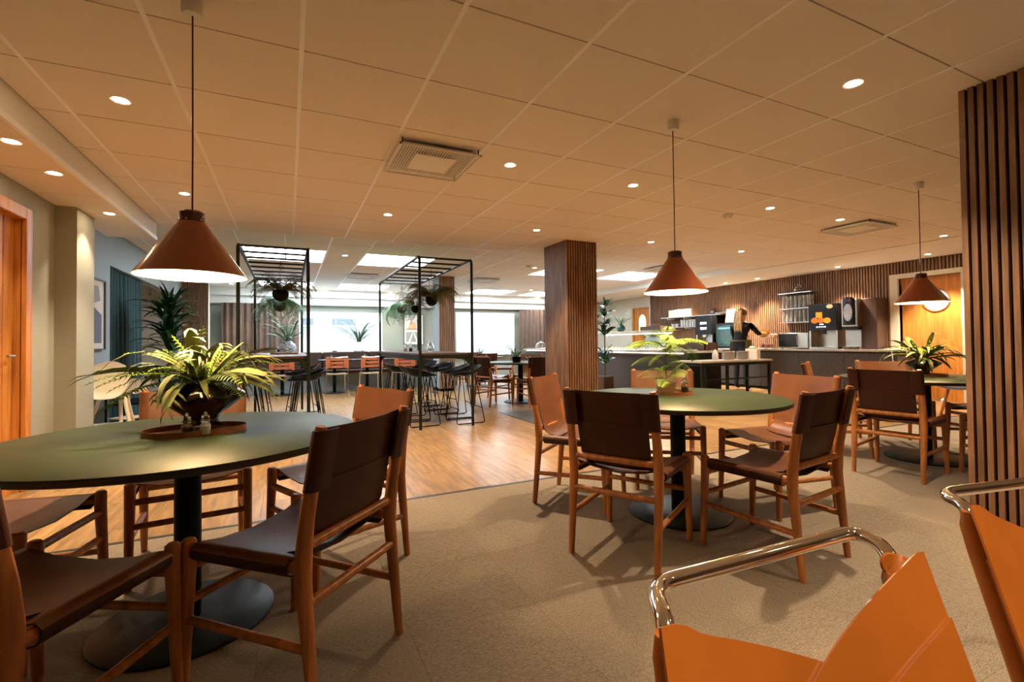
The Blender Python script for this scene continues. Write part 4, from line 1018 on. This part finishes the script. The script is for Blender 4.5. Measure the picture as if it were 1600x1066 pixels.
for y in (.1, 2.0): MB().tube([(0, y, 0), (0, y, .34)], .014, 10).obj('support', M_steel, gt)
vase((6.5, 8.25, 1.266), 'round green glass vase with wild sprigs on the buffet shelf', M_green_glass, .10, .16, K_grass, 26, random.Random(61), (.9, 1.5))
FT = ['front right end of the buffet', 'second from the right on the buffet', 'third from the right on the buffet', 'half hidden by the tall plant on the buffet', 'behind the middle column on the buffet', 'left of the middle column on the buffet']
for i, y in enumerate((6.5, 7.1, 7.7, 8.4, 9.9, 11.3)):
    o = thing('food_tray', 'shallow dish of salad, '+FT[i], 'food dish', (6.42, y, .88))
    MB().bb((-.2, -.26, 0), (.2, .26, .02)).obj('dish', M_white if i < 4 else M_steel, o, bevel=.005)
    rgf = random.Random(70+i); lv = MB()
    for q in range(60):
        x, yy_, z = rgf.uniform(-.16, .16), rgf.uniform(-.22, .22), rgf.uniform(.02, .05); a = rgf.uniform(0, 6.3); l = rgf.uniform(.02, .04)
        lv.add([(x, yy_, z), (x+l*math.cos(a), yy_+l*math.sin(a), z+rgf.uniform(0, .02)), (x+l*math.cos(a+1), yy_+l*math.sin(a+1), z)], [(0, 1, 2)])
    lo = lv.obj('salad_leaves', M_food, o, fix=False); lo['kind'] = 'stuff'
o = thing('glass_dome', 'clear glass dome on the buffet left of the middle column', 'glass dome', (6.45, 11.75, .88)); MB().lathe([(.0, .20), (.06, .19), (.12, .15), (.15, .08), (.15, 0), (.147, 0), (.146, .08), (.117, .147), (.06, .186), (0, .196)], 28).obj('dome', M_glass, o); MB().lathe([(0, .2), (.012, .2), (.018, .22), (0, .235)], 12).obj('knob', M_glass, o)
o = thing('charcuterie_plate', 'plate of cold cuts on the buffet left of the middle column', 'food dish', (6.42, 10.7, .90)); MB().lathe([(0, 0), (.16, 0), (.18, .02), (.17, .022), (0, .008)], 28).obj('plate', M_dark, o)
for q in range(12): MB().lathe([(0, 0), (.035, .003), (.03, .018), (0, .022)], 12).obj('slice', M_food2, o, loc=(.1*math.cos(q*1.3)*(.4+q/16), .1*math.sin(q*1.3)*(.4+q/16), .012+.004*q))

# ================================================================== SERVING TABLE WITH PLATES
sv = thing('serving_table', 'narrow dark metal serving table stacked with plates before the buffet', 'table', (6.45, 5.5, 0))
MB().bb((-.80, -.25, .71), (.80, .25, .74)).obj('tabletop', M_stone, sv, bevel=.004)
MB().bb((-.78, -.23, .66), (.78, .23, .71)).obj('apron', M_frame, sv)
for sx in (-.76, -.22, .76):
    for sy in (-.21, .21): MB().bb((sx-.018, sy-.018, 0), (sx+.018, sy+.018, .66)).obj('leg', M_frame, sv)
MB().bb((-.76, -.225, .44), (.76, -.2, .46)).obj('stretcher', M_frame, sv)
plate_me = MB().lathe([(0, 0), (.055, 0), (.06, .004), (.098, .016), (.100, .019), (.096, .019), (.055, .008), (0, .007)], 32).mesh('plate', M_plate)
for s_, (x, nm) in enumerate(((6.50, 'left'), (6.82, 'right'))):
    for i in range(12):
        o = place('dinner_plate', plate_me, None, (x, 5.48, .741+.0105*i)); tag(o, f'stoneware plate in the {nm} stack on the serving table', 'plate', f'plates in the {nm} stack')
o = thing('soap_bottle', 'white pump bottle with red mark at the left end of the plates', 'bottle', (6.17, 5.46, .741)); MB().lathe([(0, 0), (.045, 0), (.047, .004), (.047, .10), (.02, .14), (.014, .17), (0, .17)], 24).obj('bottle_body', M_white, o); MB().bb((.01, -.052, .05), (.035, -.046, .09)).obj('label_patch', M_red, o)
o = thing('napkin_box', 'pale napkin box right of the plate stacks', 'box', (7.07, 5.48, .741), R(20)); MB().bb((-.09, -.09, 0), (.09, .09, .17)).obj('box_body', M_paper, o, bevel=.004)
MB().grid(lambda u, v: ((u-.5)*.15, (v-.5)*.1, .172+.03*math.sin(u*6)*math.sin(v*5)+.015), 8, 8, th=.002).obj('napkins', M_paper, o)
o = thing('dark_crate', 'low dark wooden crate behind the plates', 'crate', (6.80, 6.35, .881)); MB().bb((-.16, -.25, 0), (.16, .25, .012)).bb((-.16, -.25, 0), (-.145, .25, .14)).bb((.145, -.25, 0), (.16, .25, .14)).bb((-.16, -.25, 0), (.16, -.235, .14)).bb((-.16, .235, 0), (.16, .25, .14)).obj('crate_body', M_banq, o)

# ================================================================== BACK COUNTER
ZC = .865
bc = thing('back_counter', 'speckled dark counter with pale worktop along the slatted wall', 'counter', (9.30, 4.45, 0))
for i in range(8):
    a = .02+.86*i; MB().bb((.03, a, .05), (.5, a+.855, .80)).obj('front_panel', M_speck, bc)
MB().bb((0, 0, .825), (.505, 6.95, ZC)).obj('worktop', M_stone, bc, bevel=.004); MB().bb((.02, .01, .80), (.52, 6.93, .825)).obj('shadow_gap', M_black, bc); MB().bb((.06, .02, 0), (.5, 6.9, .05)).obj('plinth', M_black, bc)
def face_box(b, x, a, c, t=.004): return b.bb((x-t, a[0], a[1]), (x, c[0], c[1]))
# juice dispenser (front faces -X)
jd = thing('juice_dispenser', 'black juice dispenser with orange fruit picture', 'juice dispenser', (9.50, 5.72, ZC))
jc = MB().bb((-.14, -.27, .36), (.26, .27, .88)).obj('cabinet', M_dark, jd, bevel=.01); MB().bb((.10, -.27, 0), (.26, .27, .36)).obj('back_panel', M_steel, jd)
for s in (-1, 1): MB().bb((-.13, s*.27, 0), (.10, s*.235, .36)).obj('side_panel', M_steel, jd)
MB().bb((-.14, -.27, 0), (.10, .27, .04)).obj('drip_tray', M_steel, jd); MB().bb((-.12, -.03, .29), (-.06, .03, .36)).obj('spout', M_dark, jd)
def disc(par, nm, m, y, z, ry, rz_, x, a0=0): MB().prism([(y+ry*math.cos(2*math.pi*i/24), z+rz_*math.sin(2*math.pi*i/24)) for i in range(24)], x-.002, x, 'x').obj(nm, m, par)
disc(jc, 'orange_picture', M_ofruit, .15, .56, .068, .058, -.141); disc(jc, 'orange_picture', M_ofruit, .03, .56, .065, .055, -.1425); disc(jc, 'orange_half_picture', M_ojuice, -.09, .555, .070, .055, -.144); disc(jc, 'lemon_picture', M_lemon, -.14, .82, .062, .040, -.141)
MB().bb((-.145, .0, .61), (-.142, .125, .72)).obj('juice_picture', M_ojuice, jc)
for y in (-.06, -.01, .04, .09): MB().bb((-.143, y, .425), (-.141, y+.028, .44)).obj('button', M_screen, jc)
MB().bb((-.143, -.02, .475), (-.141, .05, .49)).obj('display', M_screen, jc)
# chocolate machine
cm = thing('hot_drink_machine', 'tall dark drinks machine with oval grey badge right of the juice dispenser', 'drinks machine', (9.50, 5.12, ZC))
MB().bb((.02, -.26, 0), (.33, .20, .93)).obj('cabinet', M_banq, cm, bevel=.008)
MB().bb((-.14, -.02, .42), (.02, .25, .93)).obj('front_body', M_steel, cm, bevel=.01)
def dome(u, v): a = math.pi*u; return (-.15-.03*math.sin(math.pi*v)*0-.02*math.sin(a), .115+.105*math.cos(a), .45+.47*v+.05*math.sin(a)*v)
MB().grid(dome, 12, 8, th=.01).obj('front_hood', M_dark, cm, ang=80)
disc(cm, 'oval_badge', M_silver, .115, .68, .078, .16, -.178); disc(cm, 'red_badge', M_red, .105, .90, .03, .018, -.172)
MB().bb((-.12, -.02, .36), (.02, .25, .42)).obj('spout_housing', M_dark, cm); MB().bb((-.02, -.02, 0), (.02, .25, .36)).obj('back_plate', M_steel, cm); MB().bb((-.15, .0, 0), (.0, .24, .05)).obj('drip_tray', M_chrome, cm)
# microwave
mw = thing('microwave', 'steel microwave with black glass door left of the juice dispenser', 'microwave', (9.52, 6.32, ZC+.02))
MB().bb((-.16, -.32, 0), (.22, .32, .31)).obj('case', M_steel, mw, bevel=.006); MB().bb((-.168, -.10, .02), (-.16, .31, .29)).obj('door_glass', M_dark, mw); MB().bb((-.168, -.31, .02), (-.16, -.12, .29)).obj('control_panel', M_steel, mw)
MB().tube([(-.165, -.11, .05), (-.195, -.11, .07), (-.195, -.11, .24), (-.165, -.11, .26)], .008, 8).obj('handle', M_steel, mw)
for sx in (-.1, .15):
    for sy in (-.27, .27): MB().lathe([(0, -.02), (.015, -.02), (.015, 0), (0, 0)], 10).obj('foot', M_black, mw, loc=(sx, sy, 0))
# glass shelf rack with stacked glasses
gr = thing('glass_rack', 'three-tier steel wall shelf of drinking glasses above the microwave', 'wall shelf', (XW-.03, 6.43, 1.41))
for z, w in ((0, .33), (.29, .33), (.62, .36)): MB().bb((-.24, -w, z), (0, w, z+.015)).obj('shelf', M_steel, gr)
for s in (-1, 1): MB().tube([(-.23, s*.32, 0), (-.23, s*.32, .62)], .005, 6).obj('upright', M_steel, gr); MB().tube([(-.02, s*.32, 0), (-.02, s*.32, .62)], .005, 6).obj('upright', M_steel, gr)
gl_me = MB().lathe([(0, .001), (.030, .001), (.034, .004), (.038, .085), (.036, .085), (.032, .008), (0, .008)], 14).mesh('drinking_glass', M_tumbler)
for tz, tn in ((.016, 'lower'), (.306, 'middle')):
    for i in range(7):
        for j in range(2):
            for q in range(3):
                o = place('drinking_glass', gl_me, None, (XW-.03-.18+.11*j, 6.43-.27+.09*i, 1.41+tz+.086*q)); tag(o, f'clear drinking glass stacked on the {tn} tier of the wall shelf', 'glass', f'glasses on the {tn} tier')
o = thing('glass_jar', 'round lidded glass jar on top of the wall shelf', 'jar', (XW-.16, 6.42, 2.046)); MB().lathe([(0, .002), (.07, .002), (.10, .03), (.10, .08), (.05, .10), (.045, .12), (.042, .12), (.047, .098), (.094, .076), (.094, .034), (.066, .008), (0, .008)], 24).obj('jar_body', M_glass, o); MB().lathe([(.048, .12), (.05, .14), (.03, .16), (.035, .20), (0, .21)], 20).obj('lid', M_glass, o)
# bread basket, bowl, meat on the counter
o = thing('wire_rack', 'two-tier wire rack with cold cuts beside the worker', 'food rack', (9.50, 6.98, ZC))
for z in (.02, .24): MB().bb((-.14, -.26, z), (.14, .26, z+.01)).obj('shelf', M_steel, o)
for sx in (-.14, .14):
    for sy in (-.26, .26): MB().tube([(sx, sy, 0), (sx, sy, .42)], .004, 6).obj('post', M_steel, o)
for k_, (y, z) in enumerate(((-.12, .03), (.0, .03), (.12, .03), (-.19, .25), (-.11, .25))): MB().lathe([(0, 0), (.06, .004), (.055, .05), (.02, .075), (0, .078)], 16).obj('meat_portion', M_food2, o, loc=(-.02, y, z))
o = thing('yellow_bowl', 'yellow bowl beside the worker on the upper rack', 'bowl', (9.48, 7.09, ZC+.251)); MB().lathe([(0, 0), (.05, 0), (.10, .05), (.13, .12), (.125, .12), (.095, .055), (0, .01)], 28).obj('bowl_body', M_yellow, o); MB().lathe([(.13, .12), (.135, .15), (.128, .15)], 28).obj('lid_rim', M_yellow, o)
# long wall shelf with cups and sign
ws = thing('cup_shelf', 'long two-tier steel wall shelf for cups above the coffee counter', 'wall shelf', (XW-.03, 9.25, 0))
MB().bb((-.30, -1.0, 1.69), (0, 1.05, 1.71)).obj('upper_shelf', M_steel, ws); MB().bb((-.26, -.33, 1.42), (0, .85, 1.435)).obj('lower_shelf', M_steel, ws)
for y in (-.3, .2, .8): MB().bb((-.28, y, 1.64), (0, y+.02, 1.69)).bb((-.24, y, 1.38), (0, y+.02, 1.42)).obj('bracket', M_white, ws)
cup_me = MB().lathe([(0, 0), (.028, 0), (.038, .06), (.035, .06), (.026, .006), (0, .006)], 16).mesh('paper_cup', M_white)
for i in range(8):
    for q in range(5): o = place('cup', cup_me, None, (XW-.15, 8.99+.1*i, 1.436+.032*q)); tag(o, 'white cup in the tall cup stacks on the long wall shelf', 'cup', 'stacked cups on the long shelf')
for i, (y, t) in enumerate(((9.87, 'nearer of two'), (10.01, 'farther of two'))):
    o = place('cup', cup_me, None, (XW-.15, y, 1.436), None, 1.5); tag(o, f'single white mug left of the cup stacks, {t}', 'cup')
sg = thing('shelf_sign', 'white lettered sign board standing on the long wall shelf', 'sign', (XW-.18, 9.72, 1.711))
sbd = MB().bb((-.012, -.40, 0), (.012, .42, .20)).obj('board', M_paper, sg, bevel=.003)
rgs = random.Random(4)
for rowz in (.07, .115):
    y = -.33
    while y < .33: w_ = rgs.uniform(.015, .04); MB().bb((-.0135, y, rowz), (-.012, y+w_, rowz+.028)).obj('faded_letter', M_text, sbd); y += w_+.014
o = thing('coffee_tin', 'small dark tin on the long wall shelf above the coffee machine', 'tin', (XW-.16, 8.62, 1.711)); MB().bb((-.05, -.06, 0), (.05, .06, .17)).obj('tin_body', M_banq, o, bevel=.004); MB().bb((-.052, -.04, .04), (-.05, .04, .09)).obj('label_patch', M_text, o)
tag(MB().bb((XW-.30, 7.95, 1.73), (XW-.06, 8.45, 1.745)).obj('steel_tray', M_steel), 'flat steel tray right of the dark tin above the fridge', 'tray')
cf_ = thing('coffee_machine', 'black coffee machine with two rows of lit buttons', 'coffee machine', (9.52, 8.62, ZC))
cab = MB().bb((-.17, -.24, .34), (.28, .26, .815)).obj('cabinet', M_dark, cf_, bevel=.008); MB().bb((.04, -.24, 0), (.28, .26, .34)).obj('back_panel', M_steel, cf_); MB().bb((-.17, -.24, 0), (.04, .26, .04)).obj('drip_tray', M_steel, cf_)
for s in (-.24, .23): MB().bb((-.14, s, .04), (.04, s+.03, .34)).obj('side_panel', M_steel, cf_)
for z in (.47, .60):
    for i in range(3): MB().bb((-.173, -.09+.07*i, z), (-.17, -.045+.07*i, z+.05)).obj('button', M_screen, cab)
MB().bb((-.13, -.05, .28), (-.06, .07, .34)).obj('spout', M_chrome, cf_)
fg = thing('display_fridge', 'small black display fridge with lit glass door left of the worker', 'fridge', (9.52, 8.05, ZC))
MB().bb((-.10, -.26, 0), (.28, .26, .60)).obj('case', M_dark, fg, bevel=.006); MB().bb((-.13, -.22, .05), (-.11, .22, .55)).obj('door_glass', M_green_glass, fg)
for z in (.10, .27, .40): MB().bb((-.108, -.2, z), (-.102, .2, z+.01)).obj('shelf', M_white, fg)
MB().bb((-.108, -.18, .46), (-.101, .18, .50)).obj('light_strip', M_screen, fg)
for k_ in range(5): MB().bb((-.112, -.17+.07*k_, .11), (-.101, -.12+.07*k_, .20+.02*(k_ % 2))).obj('milk_carton', M_food if k_ % 2 else M_white, fg)
tb = thing('menu_tablet', 'tilted pale menu card in a stand on top of the fridge', 'menu stand', (9.50, 7.95, ZC+.60)); MB().box((0, 0, .17), (.012, .24, .34), ry=R(12)).obj('card', M_card, tb); MB().bb((-.06, -.10, 0), (.06, .10, .012)).obj('stand_foot', M_dark, tb)
es = thing('espresso_machine', 'brown espresso machine at the far left end of the back counter', 'coffee machine', (9.52, 10.55, ZC))
MB().bb((-.18, -.42, .38), (.26, .42, .62)).obj('upper_body', M_banq, es, bevel=.01); MB().bb((.02, -.42, .05), (.26, .42, .38)).obj('rear_body', M_steel, es); MB().bb((-.18, -.42, .0), (.26, .42, .05)).obj('drip_tray', M_steel, es)
for y in (-.2, .2): MB().tube([(-.1, y, .38), (-.1, y, .32)], .03, 12).obj('group_head', M_chrome, es); MB().tube([(-.1, y, .33), (-.26, y, .31)], .012, 8).obj('portafilter', M_dark, es)
MB().tube([(-.16, -.42, .66), (-.16, .42, .66)], .008, 6).obj('cup_rail', M_chrome, es)
o = thing('power_cable', 'thin pale cable hanging off the right end of the counter', 'cable', (9.4, 4.55, ZC)); MB().tube(rounded([(.2, .25, .01), (0, .1, .02), (-.12, -.02, .01), (-.13, -.06, -.4)], .08), .006, 6).obj('cable_run', M_paper, o)

# ================================================================== PERSON (seen from behind, reaching to the counter)
pe = thing('person', 'person with long fair ponytail, black shirt and khaki apron working at the counter', 'person', (8.80, 7.12, 0), R(6))
# local frame: faces +X
J = {'pelvis': (0, 0, .95), 'waist': (.0, 0, 1.07), 'chest': (.03, 0, 1.25), 'upch': (.05, 0, 1.38), 'neck': (.07, 0, 1.47), 'head0': (.095, 0, 1.56), 'head1': (.11, -.005, 1.66),
     'hipL': (0, .10, .90), 'kneeL': (.015, .105, .50), 'ankL': (-.02, .10, .085), 'toeL': (.12, .115, .04), 'hipR': (0, -.10, .90), 'kneeR': (.02, -.105, .50), 'ankR': (-.01, -.11, .085), 'toeR': (.13, -.13, .04),
     'shL': (.04, .205, 1.39), 'elL': (.16, .27, 1.16), 'wrL': (.38, .19, 1.16), 'haL': (.46, .17, 1.16), 'shR': (.05, -.205, 1.39), 'elR': (.20, -.29, 1.19), 'wrR': (.42, -.24, 1.20), 'haR': (.50, -.22, 1.20)}
RAD = {'pelvis': (.19, .165), 'waist': (.165, .14), 'chest': (.18, .15), 'upch': (.19, .14), 'neck': (.055, .055), 'head0': (.078, .085), 'head1': (.08, .095), 'hipL': (.10, .10), 'kneeL': (.065, .065), 'ankL': (.045, .045), 'toeL': (.04, .03), 'hipR': (.10, .10), 'kneeR': (.065, .065), 'ankR': (.045, .045), 'toeR': (.04, .03),
       'shL': (.07, .07), 'elL': (.05, .05), 'wrL': (.032, .03), 'haL': (.036, .022), 'shR': (.07, .07), 'elR': (.05, .05), 'wrR': (.032, .03), 'haR': (.036, .022)}
ED = [('pelvis', 'waist'), ('waist', 'chest'), ('chest', 'upch'), ('upch', 'neck'), ('neck', 'head0'), ('head0', 'head1'), ('pelvis', 'hipL'), ('hipL', 'kneeL'), ('kneeL', 'ankL'), ('ankL', 'toeL'), ('pelvis', 'hipR'), ('hipR', 'kneeR'), ('kneeR', 'ankR'), ('ankR', 'toeR'),
      ('upch', 'shL'), ('shL', 'elL'), ('elL', 'wrL'), ('wrL', 'haL'), ('upch', 'shR'), ('shR', 'elR'), ('elR', 'wrR'), ('wrR', 'haR')]
for s, h in (('L', 1), ('R', -1)):
    hx, hy, hz = J['ha'+s]
    for k_, (dy, l, dz) in enumerate(((-.026, .06, -.01), (-.009, .07, -.012), (.009, .066, -.012), (.026, .05, -.01))):
        a, b = f'f{s}{k_}a', f'f{s}{k_}b'; J[a] = (hx+l*.6, hy+dy, hz); J[b] = (hx+l, hy+dy*.9, hz+dz*2.2); RAD[a] = (.013, .013); RAD[b] = (.008, .008); ED += [('ha'+s, a), (a, b)]
    a, b = f'th{s}a', f'th{s}b'; J[a] = (hx+.0, hy-h*.045, hz-.005); J[b] = (hx+.035, hy-h*.055, hz-.02); RAD[a] = (.011, .011); RAD[b] = (.009, .009); ED += [('wr'+s, a), (a, b)]
names = list(J); me = bpy.data.meshes.new('body'); me.from_pydata([J[n_] for n_ in names], [(names.index(a), names.index(b)) for a, b in ED], [])
bo = bpy.data.objects.new('body', me); COL.objects.link(bo)
sk = bo.modifiers.new('skin', 'SKIN'); sk.use_smooth_shade = True; sk.branch_smoothing = .6
sv_ = me.skin_vertices[0].data
for i, n_ in enumerate(names): sv_[i].radius = RAD[n_]; sv_[i].use_root = n_ == 'pelvis'
sb = bo.modifiers.new('sub', 'SUBSURF'); sb.levels = 2; sb.render_levels = 2
bpy.context.view_layer.update()
ev = bo.evaluated_get(bpy.context.evaluated_depsgraph_get()); me2 = bpy.data.meshes.new_from_object(ev)
bpy.data.objects.remove(bo)
for m_ in (M_skin, M_shirt, M_jean, M_black): 
    me2.materials.append(m_)
off = len(me2.materials)-4
for pg in me2.polygons:
    c = pg.center; arm = abs(c.y) > .16 and c.x > .3
    k_ = 3 if c.z < .09 else 2 if c.z < .93 else 1 if (c.z < 1.44 and not arm) else 0
    pg.material_index = off+k_; pg.use_smooth = True
place('body', me2, pe)
hd = MB()
def skull(u, v):
    a = 2*math.pi*u; t = math.pi*(.02+.60*v); r = .105
    x = -.008+.108*math.sin(t)*math.cos(a); front = math.cos(a) > .35 and v > .55
    return (.105+(x if not front else x*.6), .098*math.sin(t)*math.sin(a), 1.64+.125*math.cos(t))
hd.grid(skull, 24, 14).obj('hair', M_hair2, pe, ang=80)
hs = MB()
for i in range(26):
    g = random.Random(200+i); y0 = g.uniform(-.055, .055); 
    hs.tube([(.02+g.uniform(-.01, .02), y0*.6, 1.70), (-.035, y0, 1.62), (-.05+g.uniform(-.015, .01), y0*1.25, 1.48), (-.075+g.uniform(-.015, .015), y0*1.5, 1.36), (-.085+g.uniform(-.01, .01), y0*1.5+g.uniform(-.02, .02), 1.25+g.uniform(-.04, .05))], [.012, .02, .02, .016, .004], 6)
hs.obj('ponytail', M_hair, pe, ang=80)
for s in (-1, 1): MB().lathe([(0, .0), (.012, .002), (.018, .012), (.010, .02), (0, .018)], 12).obj('ear', M_skin, pe, loc=(.115, s*.083, 1.60)).rotation_euler = (R(-90*s), 0, 0)
MB().lathe([(0, .03), (.008, .022), (.014, .0), (0, -.004)], 10).obj('nose', M_skin, pe, loc=(.195, -.005, 1.585)).rotation_euler = (0, R(95), 0)
for s in (-1, 1): MB().lathe([(0, .004), (.009, .002), (.011, 0), (0, -.002)], 10).obj('eye', M_dark, pe, loc=(.186, s*.032-.004, 1.615)).rotation_euler = (0, R(90), 0)
MB().box((.187, -.004, 1.548), (.008, .045, .010)).obj('mouth', M_food2, pe, bevel=.003)
def apron(u, v): a = R(-128+256*u); w = 1+.10*v; return (.02+.205*w*math.cos(a)*.92, .215*w*math.sin(a), 1.06-.46*v+.01*math.sin(u*30)*v)
MB().grid(apron, 26, 10, th=.004).obj('apron', M_apron, pe, ang=80)
MB().tube([(.0+.185*math.cos(R(a)), .20*math.sin(R(a)), 1.045) for a in range(0, 360, 15)], .012, 6, closed=True).obj('apron_tie', M_apron, pe)
